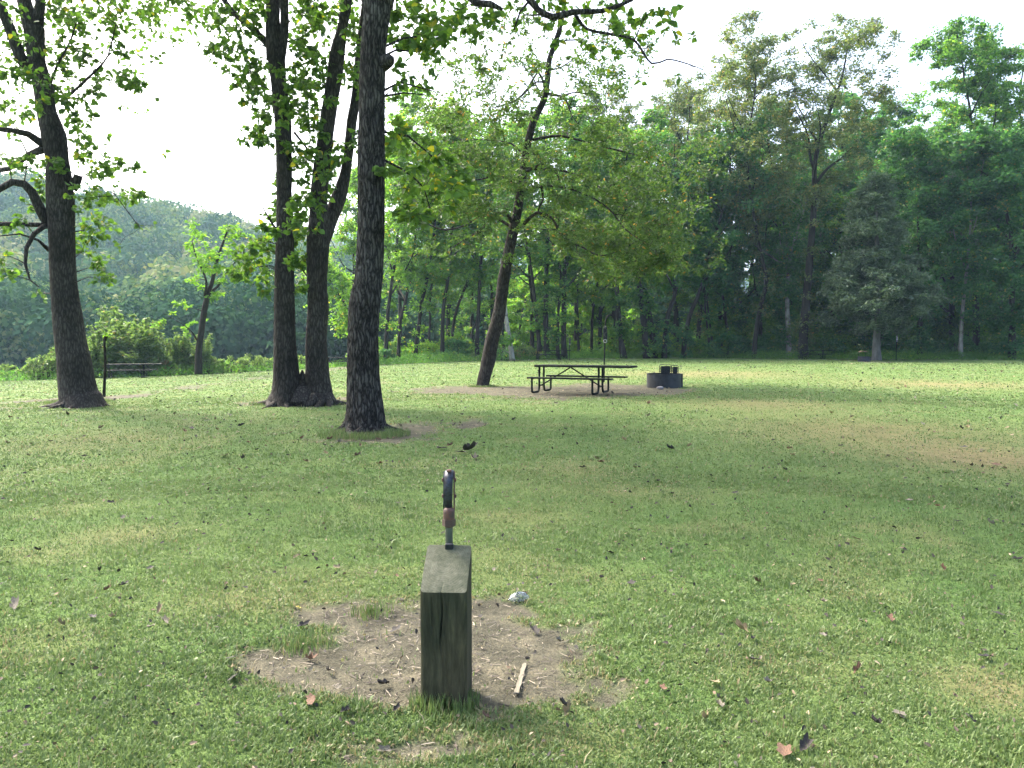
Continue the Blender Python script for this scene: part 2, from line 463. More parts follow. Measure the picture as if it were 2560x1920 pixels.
def ground_mat():
    m, n, out = mat_new('ground')
    v = objvec(n)
    atd = node(n, 'ShaderNodeAttribute', attribute_name='dirt'); atr = node(n, 'ShaderNodeAttribute', attribute_name='dry')
    n1 = noise(n, 22, 5, 0.7, v); n2 = noise(n, 1.2, 5, 0.65, v); n3 = noise(n, 90, 3, 0.7, v); n4 = noise(n, 4.5, 5, 0.7, v)
    g = ramp(n, [(0.3, (0.045, 0.085, 0.025)), (0.5, (0.075, 0.13, 0.038)), (0.72, (0.12, 0.175, 0.055))], n1.outputs[0])
    g2 = ramp(n, [(0.35, (0.07, 0.14, 0.032)), (0.65, (0.15, 0.2, 0.06))], n2.outputs[0])
    mxg = node(n, 'ShaderNodeMix', data_type='RGBA'); mxg.inputs[0].default_value = 0.5
    n.links.new(g.outputs[0], mxg.inputs[6]); n.links.new(g2.outputs[0], mxg.inputs[7])
    dr = ramp(n, [(0.3, (0.13, 0.12, 0.05)), (0.7, (0.22, 0.185, 0.09))], n4.outputs[0])
    mxr = node(n, 'ShaderNodeMix', data_type='RGBA'); n.links.new(atr.outputs['Fac'], mxr.inputs[0])
    n.links.new(mxg.outputs[2], mxr.inputs[6]); n.links.new(dr.outputs[0], mxr.inputs[7])
    so = ramp(n, [(0.25, (0.06, 0.06, 0.044)), (0.5, (0.115, 0.114, 0.083)), (0.75, (0.23, 0.215, 0.15))], n4.outputs[0])
    so2 = ramp(n, [(0.3, (0.45, 0.42, 0.4)), (0.7, (1.1, 1.05, 1.0))], n3.outputs[0])
    mul = node(n, 'ShaderNodeMix', data_type='RGBA', blend_type='MULTIPLY'); mul.inputs[0].default_value = 1
    n.links.new(so.outputs[0], mul.inputs[6]); n.links.new(so2.outputs[0], mul.inputs[7])
    mx = node(n, 'ShaderNodeMix', data_type='RGBA'); n.links.new(atd.outputs['Fac'], mx.inputs[0])
    n.links.new(mxr.outputs[2], mx.inputs[6]); n.links.new(mul.outputs[2], mx.inputs[7])
    pr = n.nodes.new('ShaderNodeBsdfPrincipled'); pr.inputs['Roughness'].default_value = 0.95; pr.inputs['Specular IOR Level'].default_value = 0.1
    n.links.new(mx.outputs[2], pr.inputs['Base Color'])
    bp = n.nodes.new('ShaderNodeBump'); bp.inputs['Strength'].default_value = 0.7; bp.inputs['Distance'].default_value = 0.02
    ad = node(n, 'ShaderNodeMath', operation='ADD'); n.links.new(n1.outputs[0], ad.inputs[0]); n.links.new(n3.outputs[0], ad.inputs[1])
    n.links.new(ad.outputs[0], bp.inputs['Height']); n.links.new(bp.outputs[0], pr.inputs['Normal'])
    n.links.new(pr.outputs[0], out.inputs[0])
    return m
M_ground = ground_mat()

M_steel = plain_mat('painted_steel_dark_green', (0.008, 0.013, 0.010), 0.75, 0.0, 30, 0.4, None, 0.1, 0.2)
M_ring = plain_mat('fire_blackened_steel', (0.035, 0.04, 0.048), 0.55, 0.3, 5, 0.5, (0.014, 0.015, 0.018), 0.2, 0.5)
M_grate = plain_mat('black_iron', (0.015, 0.018, 0.024), 0.5, 0.3, 25, 0.4)
M_galv = plain_mat('weathered_galvanised_steel', (0.1, 0.115, 0.095), 0.5, 0.5, 18, 0.35)
M_rust = plain_mat('rusty_red_paint', (0.12, 0.05, 0.036), 0.6, 0.1, 40, 0.4, (0.06, 0.042, 0.034), 0.2)
M_blueiron = plain_mat('worn_blue_black_iron', (0.045, 0.055, 0.075), 0.4, 0.4, 60, 0.6, (0.02, 0.018, 0.018), 0.2)
M_white = plain_mat('faded_white_paint', (0.5, 0.5, 0.5), 0.6, 0, 20, 0.3)
M_stone = plain_mat('stone', (0.3, 0.28, 0.28), 0.85, 0, 12, 0.4)
M_rustpan = plain_mat('rusted_tan_steel', (0.35, 0.24, 0.14), 0.7, 0.1, 8, 0.4)
M_splint = plain_mat('split_pale_wood', (0.24, 0.215, 0.16), 0.8, 0, 8, 0.35, None, 0.3, 0.2, (30, 2, 5))

# ---------------------------------------------------------------- ground sheet
def build_ground():
    fine = np.radians(np.arange(-43, 43.001, 0.13)); 
    coarse = np.radians(np.arange(43 + 2.5, 360 - 43 - 1, 2.5))
    ang = np.concatenate([fine, coarse])
    rad = [0.0]
    r = 0.6
    rads = []
    while r < 2500:
        rads.append(r)
        r *= 1.0075 if r < 9 else (1.012 if r < 80 else 1.02)
    rads = np.array(rads)
    A, RR = np.meshgrid(ang, rads)
    X = RR * np.sin(A); Yv = RR * np.cos(A)
    x, y = X.ravel(), Yv.ravel()
    z = zt(x, y)
    di = np.where((np.abs(A.ravel()) < 1.0) & (RR.ravel() < 90), dirt(x, y), 0)
    dr = np.where(RR.ravel() < 90, dry(x, y), 0.2)
    near = RR.ravel() < 9
    z = z - 0.012 * di + np.where(near, di * 0.016 * (fbm(x * 9, y * 9, 0, 77, 4) - 0.5), 0)
    # forest floor
    wood = sst(-0.5, 1.5, y - yedge(x)) 
    di = np.maximum(di, wood * 0.35)
    n, mA = len(rads), len(ang)
    i = np.arange(n - 1)[:, None] * mA; j = np.arange(mA)[None]; j2 = (j + 1) % mA
    q = np.stack([i + j, i + mA + j, i + mA + j2, i + j2], -1).reshape(-1, 4)
    acc = Acc()
    v = np.stack([x, y, z], 1)
    v = np.vstack([v, [[0, 0, zt1(0, 0)]]])
    c = len(v) - 1
    k = np.arange(mA)
    t = np.stack([np.full(mA, c), k, (k + 1) % mA], -1)
    acc.add(v, q, t)
    o = acc.obj('ground', M_ground)
    me = o.data
    for nm, arr in (('dirt', di), ('dry', dr)):
        at = me.attributes.new(nm, 'FLOAT', 'POINT')
        at.data.foreach_set('value', np.append(arr, 0).astype(np.float32))
    # make faces point up
    tag(o, kind='structure')
    return o
build_ground()

# river
def build_river():
    m, n, out = mat_new('river_water')
    pr = n.nodes.new('ShaderNodeBsdfPrincipled'); pr.inputs['Base Color'].default_value = (0.02, 0.035, 0.03, 1)
    pr.inputs['Roughness'].default_value = 0.12
    nz = noise(n, 1.5, 4, 0.6, objvec(n)); bp = n.nodes.new('ShaderNodeBump'); bp.inputs['Strength'].default_value = 0.3
    bp.inputs['Distance'].default_value = 0.05
    n.links.new(nz.outputs[0], bp.inputs['Height']); n.links.new(bp.outputs[0], pr.inputs['Normal']); n.links.new(pr.outputs[0], out.inputs[0])
    acc = Acc()
    xs = np.linspace(-300, 25, 40)
    v = []
    for x in xs:
        v += [[x, float(yedge(x)) + 14, -4.3], [x, 150, -4.3]]
    q = [[2 * i, 2 * i + 2, 2 * i + 3, 2 * i + 1] for i in range(39)]
    acc.add(v, q)
    tag(acc.obj('river_water', m), kind='structure')
build_river()

# ---------------------------------------------------------------- lawn grass
def build_grass():
    def scatter(n, r0, r1, half, power):
        a = R.uniform(-half, half, n)
        # density falls with distance
        u = R.random(n)
        if power == 0: r = np.sqrt(r0 ** 2 + u * (r1 ** 2 - r0 ** 2))
        else: r = r0 * (r1 / r0) ** u
        return r * np.sin(a), r * np.cos(a), r
    acc = Acc()
    half = math.radians(38)
    for (n, r0, r1, pw, hmul, wmul) in [(420000, 2.3, 9, 1, 1.0, 1.0), (200000, 8, 24, 1, 1.0, 2.0), (110000, 20, 64, 1, 1.0, 4.0)]:
        x, y, r = scatter(n, r0, r1, half, pw)
        ok = y < yedge(x) + 1.0
        d = dirt(x, y); dd = dry(x, y)
        thin = 0.97 - 0.96 * np.clip(d * 1.1, 0, 1)
        ok &= R.random(n) < thin * (1 - 0.35 * dd)
        x, y, r, d, dd = x[ok], y[ok], r[ok], d[ok], dd[ok]
        n = len(x)
        z = zt(x, y) - 0.005
        clump = fbm(x * 3.2, y * 3.2, 0, 101, 3); clump2 = fbm(x * 14, y * 14, 0, 103, 2)
        h = (0.010 + 0.017 * clump * clump2 * 2.2) * R.uniform(0.6, 1.5, n) * hmul * (1 - 0.3 * dd) * (1 + 0.02 * r)
        tall = R.random(n) < 0.012; h = np.where(tall, h * 2.2, h)
        wd = 0.0018 * wmul * R.uniform(0.7, 1.7, n) * (1 + 0.03 * r)
        broad = R.random(n) < 0.22                       # clover-like broad leaflets
        wd = np.where(broad, wd * 2.3, wd); h = np.where(broad, h * 0.7, h)
        az = R.uniform(0, 2 * np.pi, n); lean = R.uniform(0.15, 1.3, n) + broad * 0.4
        dx, dy = np.cos(az), np.sin(az); sx, sy = -dy, dx
        b = np.stack([x, y, z], 1); S = np.stack([sx, sy, 0 * sx], 1)
        D = np.stack([dx, dy, 0 * dx], 1); Z = np.array([0, 0, 1.])
        m1 = b + D * (h * np.sin(lean * 0.5) * 0.5)[:, None] + Z * (h * 0.55 * np.cos(lean * 0.45))[:, None]
        tp = m1 + D * (h * np.sin(lean) * 0.6)[:, None] + Z * (h * 0.5 * np.cos(lean))[:, None]
        v = np.stack([b - S * wd[:, None], b + S * wd[:, None], m1 + S * (wd * 0.9)[:, None], m1 - S * (wd * 0.9)[:, None], tp], 1).reshape(-1, 3)
        i = np.arange(n) * 5
        q = np.stack([i, i + 1, i + 2, i + 3], 1); t = np.stack([i + 3, i + 2, i + 4], 1)
        big = fbm(x * 0.8, y * 0.8, 0, 111, 3)
        tint = 0.12 + 0.75 * big * R.uniform(0.65, 1.15, n) + 0.12 * (clump2 - .5)
        deadp = 0.05 + 0.45 * dd + 0.5 * sst(0.05, 0.6, d)
        dead = R.random(n) < deadp
        tint = np.where(dead, R.uniform(0.84, 1.0, n), np.minimum(tint, 0.84))
        acc.add(v, q, t, np.repeat(tint, 5))
    # longer tufts round the trunk bases and the post
    n = 12000
    B = np.array([(G(196, 1006)[0], G(196, 1006)[1], .55, .09), (G(700, 1010)[0], G(700, 1010)[1], .5, .07), (G(800, 1010)[0], G(800, 1010)[1], .5, .07),
                  (G(910, 1088)[0], G(910, 1088)[1], .5, .10), (G(1206, 966)[0], G(1206, 966)[1], .35, .06), (-.27, 3.1, .1, .06), (-.33, 3.1, .07, .06), (-.2, 3.12, .07, .055), (-1.0, 3.75, .12, .045), (-.75, 4.2, .1, .05)])
    k = R.choice(len(B), n, p=np.array([4, 3, 3, 5, 2, .5, .4, .4, .6, .4]) / 19.3)
    a = R.uniform(0, 2 * np.pi, n); q_ = np.where(k < 5, (.75 + .7 * R.random(n) ** 2), R.uniform(0, 1.2, n)) * B[k, 2]
    x = B[k, 0] + q_ * np.cos(a); y = B[k, 1] + q_ * np.sin(a)
    h = B[k, 3] * R.uniform(.4, 1.3, n); wd = .0016 * (1 + .09 * y)
    lean = R.uniform(.1, .8, n); az = R.uniform(0, 2 * np.pi, n)
    b = np.stack([x, y, zt(x, y) - .005], 1); D = np.stack([np.cos(az), np.sin(az), 0 * az], 1); S = np.stack([-np.sin(az), np.cos(az), 0 * az], 1); Z = np.array([0, 0, 1.])
    m1 = b + D * (h * .25 * lean)[:, None] + Z * (h * .6)[:, None]; tp = m1 + D * (h * .45 * lean)[:, None] + Z * (h * .4)[:, None]
    v = np.stack([b - S * wd[:, None], b + S * wd[:, None], m1 + S * wd[:, None] * .8, m1 - S * wd[:, None] * .8, tp], 1).reshape(-1, 3)
    i = np.arange(n) * 5
    acc.add(v, np.stack([i, i + 1, i + 2, i + 3], 1), np.stack([i + 3, i + 2, i + 4], 1), np.repeat(np.where(R.random(n) < .12, .9, R.uniform(.1, .7, n)), 5))
    o = acc.obj('lawn_grass', M_grass, smooth=True)
    tag(o, 'short green lawn grass with clover and dry blades covering the clearing', 'grass', kind='stuff')
build_grass()

# straw, twigs and chips on the bare soil
def build_litter():
    acc = Acc()
    n = 2600
    k = np.where(R.random(n) < 0.6, R.integers(0, 6, n), R.integers(6, len(DIRT), n))
    D = np.array(DIRT)
    a = R.uniform(0, 2 * np.pi, n); r = np.sqrt(R.random(n)) * 1.1
    x = D[k, 0] + np.cos(a) * r * D[k, 2]; y = D[k, 1] + np.sin(a) * r * D[k, 3]
    ok = dirt(x, y) > 0.3
    x, y = x[ok], y[ok]; n = len(x)
    L = 0.004 + 0.022 * R.random(n) ** 2.2 * (1 + y * 0.05); wd = R.uniform(0.0006, 0.0018, n) * (1 + y * 0.12)
    a = R.uniform(0, np.pi, n); dz = R.uniform(-0.1, 0.12, n)
    c = np.stack([x, y, zt(x, y) - 0.008 + 0.003], 1); d = np.stack([np.cos(a), np.sin(a), dz], 1) * L[:, None]; s = np.stack([-np.sin(a), np.cos(a), 0 * a], 1) * wd[:, None]
    u = np.array([0, 0, 1.]) * (wd * 1.2)[:, None]
    v = np.stack([c - d - s, c - d + s, c + d + s, c + d - s, c - d + u, c + d + u], 1).reshape(-1, 3)
    i = np.arange(n)[:, None] * 6
    q = np.concatenate([i + np.array([[0, 4, 5, 3]]), i + np.array([[4, 1, 2, 5]])])
    acc.add(v, q, None, np.repeat(R.uniform(0.0, 1.0, n), 6))
    m, nn, out = mat_new('straw_litter')
    at = node(nn, 'ShaderNodeAttribute', attribute_name='tint')
    r_ = ramp(nn, [(0.0, (0.03, 0.022, 0.016)), (0.6, (0.1, 0.085, 0.065)), (1.0, (0.34, 0.29, 0.21))], at.outputs['Fac'])
    pr = nn.nodes.new('ShaderNodeBsdfPrincipled'); pr.inputs['Roughness'].default_value = 0.85
    nn.links.new(r_.outputs[0], pr.inputs['Base Color']); nn.links.new(pr.outputs[0], out.inputs[0])
    tag(acc.obj('straw_litter', m), 'dry straw and twig bits scattered over the bare soil', 'litter', kind='stuff')
build_litter()

# ---------------------------------------------------------------- leaves and trees
def leaves(acc, pos, size, out=None, wr=0.6, droop=0.3, fold=True, tint=None, rng=None, up=0.9):
    rng = rng or R
    n = len(pos)
    if n == 0: return
    size = np.broadcast_to(np.asarray(size, float), (n,)) * rng.uniform(0.65, 1.25, n)
    d = rng.normal(0, 1, (n, 3)); d[:, 2] = d[:, 2] * 0.6 - droop
    if out is not None: d = d + out * 1.0
    d = nrm(d)
    nr = rng.normal(0, 0.75, (n, 3)); nr[:, 2] += up
    nr = nrm(nr - d * np.sum(nr * d, 1, keepdims=True))
    s = np.cross(d, nr)
    L = size[:, None]; W = (size * wr * 0.5)[:, None]
    tint = rng.beta(2.2, 2.2, n) if tint is None else tint
    if fold:
        b = pos; tp = pos + d * L - nr * L * 0.1
        l1 = pos + d * L * 0.22 - s * W * 0.9 + nr * W * 0.25; l2 = pos + d * L * 0.6 - s * W * 0.75 + nr * W * 0.15
        r1 = pos + d * L * 0.22 + s * W * 0.9 + nr * W * 0.25; r2 = pos + d * L * 0.6 + s * W * 0.75 + nr * W * 0.15
        v = np.stack([b, l1, l2, tp, r2, r1], 1).reshape(-1, 3)
        i = np.arange(n)[:, None] * 6
        q = np.concatenate([i + np.array([[0, 3, 2, 1]]), i + np.array([[0, 5, 4, 3]])])
        acc.add(v, q, None, np.repeat(tint, 6))
    else:
        v = np.stack([pos, pos + d * L * 0.5 - s * W, pos + d * L, pos + d * L * 0.5 + s * W], 1).reshape(-1, 3)
        i = np.arange(n)[:, None] * 4
        acc.add(v, i + np.array([[0, 3, 2, 1]]), None, np.repeat(tint, 4))

def sticks(acc, A, B, r):
    """thin three-sided twigs, vectorised"""
    n = len(A)
    t = nrm(B - A); ref = np.tile([0.3, 0.2, 1.0], (n, 1)); s = nrm(np.cross(t, ref)); u = np.cross(s, t)
    r = np.broadcast_to(r, (n,))[:, None]
    vs = []
    for k in range(3):
        c, q = math.cos(k * 2.094), math.sin(k * 2.094)
        vs.append(A + (s * c + u * q) * r)
    for k in range(3):
        c, q = math.cos(k * 2.094), math.sin(k * 2.094)
        vs.append(B + (s * c + u * q) * r * 0.35)
    v = np.stack(vs, 1).reshape(-1, 3)
    i = np.arange(n)[:, None] * 6
    q = np.concatenate([i + np.array([[k, (k + 1) % 3, 3 + (k + 1) % 3, 3 + k]]) for k in range(3)])
    acc.add(v, q)

class Tree:
    def __init__(self, seed, leaf=0.14, wr=0.62, fold=True, up=0.9, droop=0.3, twig=0.006):
        self.rng = np.random.default_rng(seed)
        self.wood = Acc(); self.br = Acc(); self.lf = Acc()
        self.N = np.zeros((0, 3)); self.NR = np.zeros(0)
        self.leaf = leaf; self.wr = wr; self.fold = fold; self.up = up; self.droop = droop; self.twig = twig
    def nodes(self, p, r):
        self.N = np.vstack([self.N, p]); self.NR = np.append(self.NR, r)
    def limb(self, pts, rad, segs=10, ds=0.25, disp=None, main=True, skip=0):
        p, r = resample(pts, rad, ds)
        tube(self.wood if main else self.br, p, r, segs, disp)
        st = max(1, int(0.3 / ds))
        self.nodes(p[skip::st], r[skip::st])
        return p, r
    def cluster(self, c, Rr, n, lscale=1.0, zpen=1.6, flat=0.7, tint=0.0, link=True, fat=1.0):
        c = np.asarray(c, float); rng = self.rng
        if link:
            d = np.linalg.norm(self.N - c, axis=1) + zpen * np.maximum(0, self.N[:, 2] - c[2] + 0.1) - np.minimum(self.NR, 0.05) * 4
            k = int(np.argmin(d)); p0 = self.N[k]; L = np.linalg.norm(c - p0)
            if L > 0.12:
                r0 = min(self.NR[k] * 0.7, (0.004 + 0.011 * L + self.twig) * fat)
                mid = (p0 + c) / 2 + np.array([0, 0, 0.14 * L]) + rng.normal(0, 0.09 * L, 3)
                m = max(4, int(L / 0.35) + 2)
                t = np.linspace(0, 1, m)[:, None]
                pts = (1 - t) ** 2 * p0 + 2 * t * (1 - t) * mid + t ** 2 * c
                pts[1:-1] += rng.normal(0, 0.02 * L ** 0.5, (m - 2, 3)) * 1.2
                rr = np.linspace(r0, self.twig * 0.7, m)
                tube(self.br, pts, rr, 5 if r0 > 0.02 else 4, None, False)
                self.nodes(pts[1:], rr[1:])
        m = max(3, n // 6)
        dr = nrm(rng.normal(0, 1, (m, 3))) * np.array([1, 1, flat])
        ln = Rr * rng.uniform(0.45, 1.1, m)[:, None]
        E = c + dr * ln; E[:, 2] -= 0.08 * Rr
        Sx = c + rng.normal(0, 0.12 * Rr, (m, 3))
        if self.twig > 0.001: sticks(self.br, Sx, E, self.twig * 0.6)
        k = rng.integers(0, m, n); t = rng.uniform(0.3, 1.05, n)[:, None]
        pos = Sx[k] * (1 - t) + E[k] * t + rng.normal(0, 0.06 * Rr, (n, 3))
        ti = np.clip(rng.beta(2.2, 2.2, n) * 0.9 + tint + rng.normal(0, .03), 0, 1)
        ti = np.where(rng.random(n) < 0.02, 1.0, ti)
        leaves(self.lf, pos, self.leaf * lscale, dr[k] * 0.8, self.wr, self.droop, self.fold, ti, rng, self.up)
    def build(self, name, base, bark, leafm, label, cat='tree', group=None, twigm=None):
        root = empty(name, base)
        b = np.array(base, float)
        for acc, nm, mt in ((self.wood, 'trunk', bark), (self.br, 'branches', twigm or bark), (self.lf, 'crown', leafm)):
            if acc.n:
                acc.v = [v - b for v in acc.v]
                acc.obj(nm, mt, root)
        tag(root, label, cat, group)
        return root

def ridge_disp(seed, depth, fth=1.0, freq=26.0, flare=0.35, fh=0.35, lobes=5, lobe=0.25, lump=0.05, vert=0.16, ph=0.0):
    def f(th, s, r):
        rr = r
        x = np.cos(th) * r; y = np.sin(th) * r
        wx = (fbm(x * 4, y * 4, s * 2.2, seed, 3) - 0.5) * 0.10
        n = fbm((x + wx) * freq, (y + wx) * freq, s * freq * vert, seed + 5, 3)
        rd = 1 - np.abs(2 * n - 1) * 2.0
        lumpn = fbm(x * 2.2, y * 2.2, s * 1.6, seed + 9, 3) - 0.5
        fl = flare * np.exp(-np.maximum(s, 0) / fh)
        lb = np.maximum(0, np.cos(th * lobes + ph + 1.5 * np.sin(th + seed))) ** 2
        rr = r * (1 + fl * (0.35 + lobe * 4 * lb) + lump * 2 * lumpn) + depth * np.clip(rd, -1, 1)
        return rr
    return f

def px_path(rows, Y, dy=None):
    """rows: (x_left, x_right, y) in photo pixels -> points and radii at depth Y"""
    pts, rad = [], []
    for i, (a, b, y) in enumerate(rows):
        yy = Y + (dy[i] if dy is not None else 0)
        pts.append(P((a + b) / 2, y, yy)); rad.append((b - a) / 2 / F * yy * .9)
    return pts, rad

def roots(T, px, py, Y, r, angs, ln=.55, r0=.1):
    c = P(px, py, Y); z = zt1(c[0], Y)
    for a in angs:
        L = ln * T.rng.uniform(.7, 1.3); w1 = T.rng.normal(0, .25)
        d0 = np.array([math.cos(a), math.sin(a)]); d1 = np.array([math.cos(a + w1), math.sin(a + w1)])
        q = [(c[0] + d0[0] * r * .5, Y + d0[1] * r * .5, z + .22), (c[0] + d0[0] * r, Y + d0[1] * r, z + .06), (c[0] + d1[0] * (r + L * .5), Y + d1[1] * (r + L * .5), z + .0), (c[0] + d1[0] * (r + L), Y + d1[1] * (r + L), z - .05)]
        T.limb(q, [r0 * 1.1, r0 * .8, r0 * .5, r0 * .25], 12, .05, ridge_disp(int(T.rng.integers(1, 99)), .006, freq=30, flare=0, lump=.08))

def crown_above(T, cx, cy, z0, z1, rx, n, nl, Rr=1.1, ls=1.0):
    rng = T.rng
    c = []
    for _ in range(n):
        a = rng.uniform(0, 2 * np.pi); q = math.sqrt(rng.random()); z = rng.uniform(z0, z1)
        k = 1 - ((z - (z0 * .6 + z1 * .4)) / (z1 - z0) * 1.25) ** 2
        c.append((cx + rx * q * math.cos(a) * max(k, .3), cy + rx * q * math.sin(a) * max(k, .3), z))
    c.sort(key=lambda p: (p[0] - cx) ** 2 + (p[1] - cy) ** 2 + (p[2] - z0) ** 2)
    for p in c: T.cluster(p, Rr * rng.uniform(.7, 1.3), nl, ls)

def px_clusters(T, lst, Y, dY, nl, k=1.0, ls=1.0, zpen=1.6, tint=0):
    C = []
    ex = []
    for it in lst:
        if len(it) < 4 or it[3] > 20:
            a_ = T.rng.uniform(0, 6.28); q_ = T.rng.uniform(18, 42)
            ex.append((it[0] + q_ * math.cos(a_), it[1] + q_ * math.sin(a_), it[2] * .9) + tuple(it[3:4]))
    for it in list(lst) + ex:
        px, py, r = it[:3]
        yy = Y + T.rng.uniform(-dY, dY)
        C.append((P(px, py, yy), r / F * yy, nl if len(it) < 4 else it[3]))
    base = T.N.mean(0)
    C.sort(key=lambda c: np.min(np.linalg.norm(T.N - c[0], axis=1)))
    for c, r, n in C: T.cluster(c, r * k, n, ls, zpen, tint=tint)

# ---- tree A, far left
YA = 19.0
def tree_a():
    T = Tree(11, 0.125, 0.8, True, 0.7, 0.45, 0.006)
    rows = [(144, 272, 1032), (150, 254, 1004), (150, 243, 985), (147, 234, 945), (144, 226, 900), (138, 216, 860), (132, 205, 790), (127, 191, 700), (123, 186, 600), (118, 186, 520), (116, 180, 450),
            (116, 171, 400), (103, 165, 340), (93, 140, 280), (84, 133, 220), (72, 112, 150), (60, 110, 70)]
    p, r = px_path(rows, YA)
    p[0] = p[0] - np.array([0, 0, .1])
    T.limb(p, r, 96, 0.04, ridge_disp(1, 0.012, freq=20, flare=0.5, fh=0.4, lobes=3, lobe=.25, lump=.06, vert=.35), True, 60)
    f = P(85, 85, YA)
    T.limb([f, P(65, 20, YA), P(50, -60, YA + .3), P(40, -250, YA + .8), P(0, -480, YA + 1)], [.2, .16, .14, .1, .05], 14)
    T.limb([f, P(100, 20, YA), P(104, -80, YA - .2), P(130, -260, YA - .8), P(200, -480, YA - 1)], [.18, .11, .1, .08, .05], 14)
    T.limb([P(75, 180, YA), P(50, 140, YA - .1), P(28, 80, YA - .2), P(0, 15, YA - .3), P(-70, -120, YA - .5)], [.15, .13, .12, .11, .07], 12)
    T.limb([P(110, 362, YA), P(70, 335, YA - .3), P(30, 326, YA - .5), P(-20, 322, YA - .8), P(-140, 300, YA - 1.2)], [.1, .075, .06, .05, .03], 10)
    T.limb([P(112, 372, YA), P(70, 388, YA + .3), P(35, 415, YA + .4), P(0, 425, YA + .6), P(-90, 420, YA + 1)], [.1, .07, .06, .06, .03], 10)
    T.limb([P(122, 560, YA), P(104, 530, YA - .1), P(80, 480, YA - .3), P(60, 460, YA - .4), P(30, 455, YA - .5), P(0, 472, YA - .7), P(-60, 520, YA - 1)], [.13, .12, .1, .09, .08, .07, .03], 10)
    T.limb([P(125, 565, YA), P(90, 562, YA - .2), P(45, 560, YA - .4), P(0, 560, YA - .6), P(-90, 600, YA - .9)], [.08, .055, .05, .05, .03], 8)
    T.limb([P(120, 560, YA), P(85, 585, YA - .5), P(66, 620, YA - .7), P(63, 660, YA - .8), P(75, 700, YA - .9), P(98, 718, YA - .9)], [.07, .05, .045, .035, .02, .012], 8)
    T.limb([P(122, 625, YA), P(95, 600, YA - .3), P(50, 585, YA - .5), P(0, 590, YA - .8)], [.05, .03, .02, .015], 6)
    T.limb([P(180, 470, YA), P(192, 450, YA), P(196, 438, YA)], [.12, .1, .085], 14, 0.05, ridge_disp(4, .01, flare=0))
    T.limb([P(125, 210, YA), P(145, 160, YA - .2), P(175, 105, YA - .3), P(190, 60, YA - .4)], [.04, .03, .025, .015], 6)
    T.limb([P(160, 250, YA), P(220, 195, YA - .5), P(270, 140, YA - .8), P(290, 60, YA - .9), P(310, 100, YA - 1)], [.035, .03, .02, .014, .01], 6)
    T.limb([P(290, 490, YA - 1), P(320, 530, YA - 1.1), P(350, 570, YA - 1.1)], [.012, .01, .006], 5)
    L = [(150, 25, 30), (185, 50, 30), (240, 30, 35), (265, 45, 30), (120, 110, 30), (90, 100, 35), (210, 75, 30), (195, 125, 25), (215, 145, 22), (160, 170, 28),
         (60, 190, 30), (95, 205, 35), (195, 190, 38), (240, 185, 38), (280, 200, 35), (255, 220, 30), (320, 190, 22), (345, 205, 18), (300, 125, 18), (362, 85, 14, 6), (400, 70, 20, 9), (450, 100, 14, 6), (385, 140, 22, 9),
         (310, 265, 12, 4), (350, 275, 16, 6), (395, 240, 10, 4), (265, 335, 14, 5), (110, 260, 30), (50, 270, 35), (25, 300, 35), (160, 260, 30), (220, 290, 25), (200, 335, 30), (230, 355, 28), (205, 385, 28), (180, 300, 30),
         (270, 400, 26), (310, 405, 24), (340, 430, 14, 5), (408, 378, 10, 4), (215, 470, 38), (250, 500, 38), (205, 520, 38), (280, 480, 32), (330, 490, 24), (60, 420, 26), (20, 395, 26), (70, 510, 26), (30, 560, 26), (100, 470, 16), (12, 640, 30),
         (205, 600, 32), (235, 570, 32), (260, 560, 32), (225, 640, 28), (250, 660, 24), (285, 690, 18, 8), (112, 735, 20, 12), (90, 735, 14, 6), (345, 560, 14, 6), (380, 565, 12, 5), (300, 610, 14, 6), (20, 690, 20, 10), (50, 680, 18, 8),
         (150, 240, 24), (140, 150, 20), (30, 60, 34), (20, 130, 30), (130, 400, 22), (110, 450, 24), (340, 20, 34, 12), (390, 10, 36, 10), (440, 5, 30, 8), (20, 200, 34), (10, 240, 34), (230, 430, 20), (500, 15, 26, 7)]
    px_clusters(T, L, YA, 1.3, 36, 1.35, tint=.08)
    c = P(60, 100, YA)
    crown_above(T, c[0] - .5, YA, 9.3, 17.5, 5.5, 150, 90, 1.1, 1.25)
    roots(T, 200, 1006, YA, .42, [-2.6, -1.9, -1.2, -.5, .1], .5, .12)
    b = G(196, 1006)
    T.build('broadleaf_tree', b, M_bark_fine, M_leaf_big, 'thick leaning tree at the far left with crooked low limbs and large leaves')
tree_a()

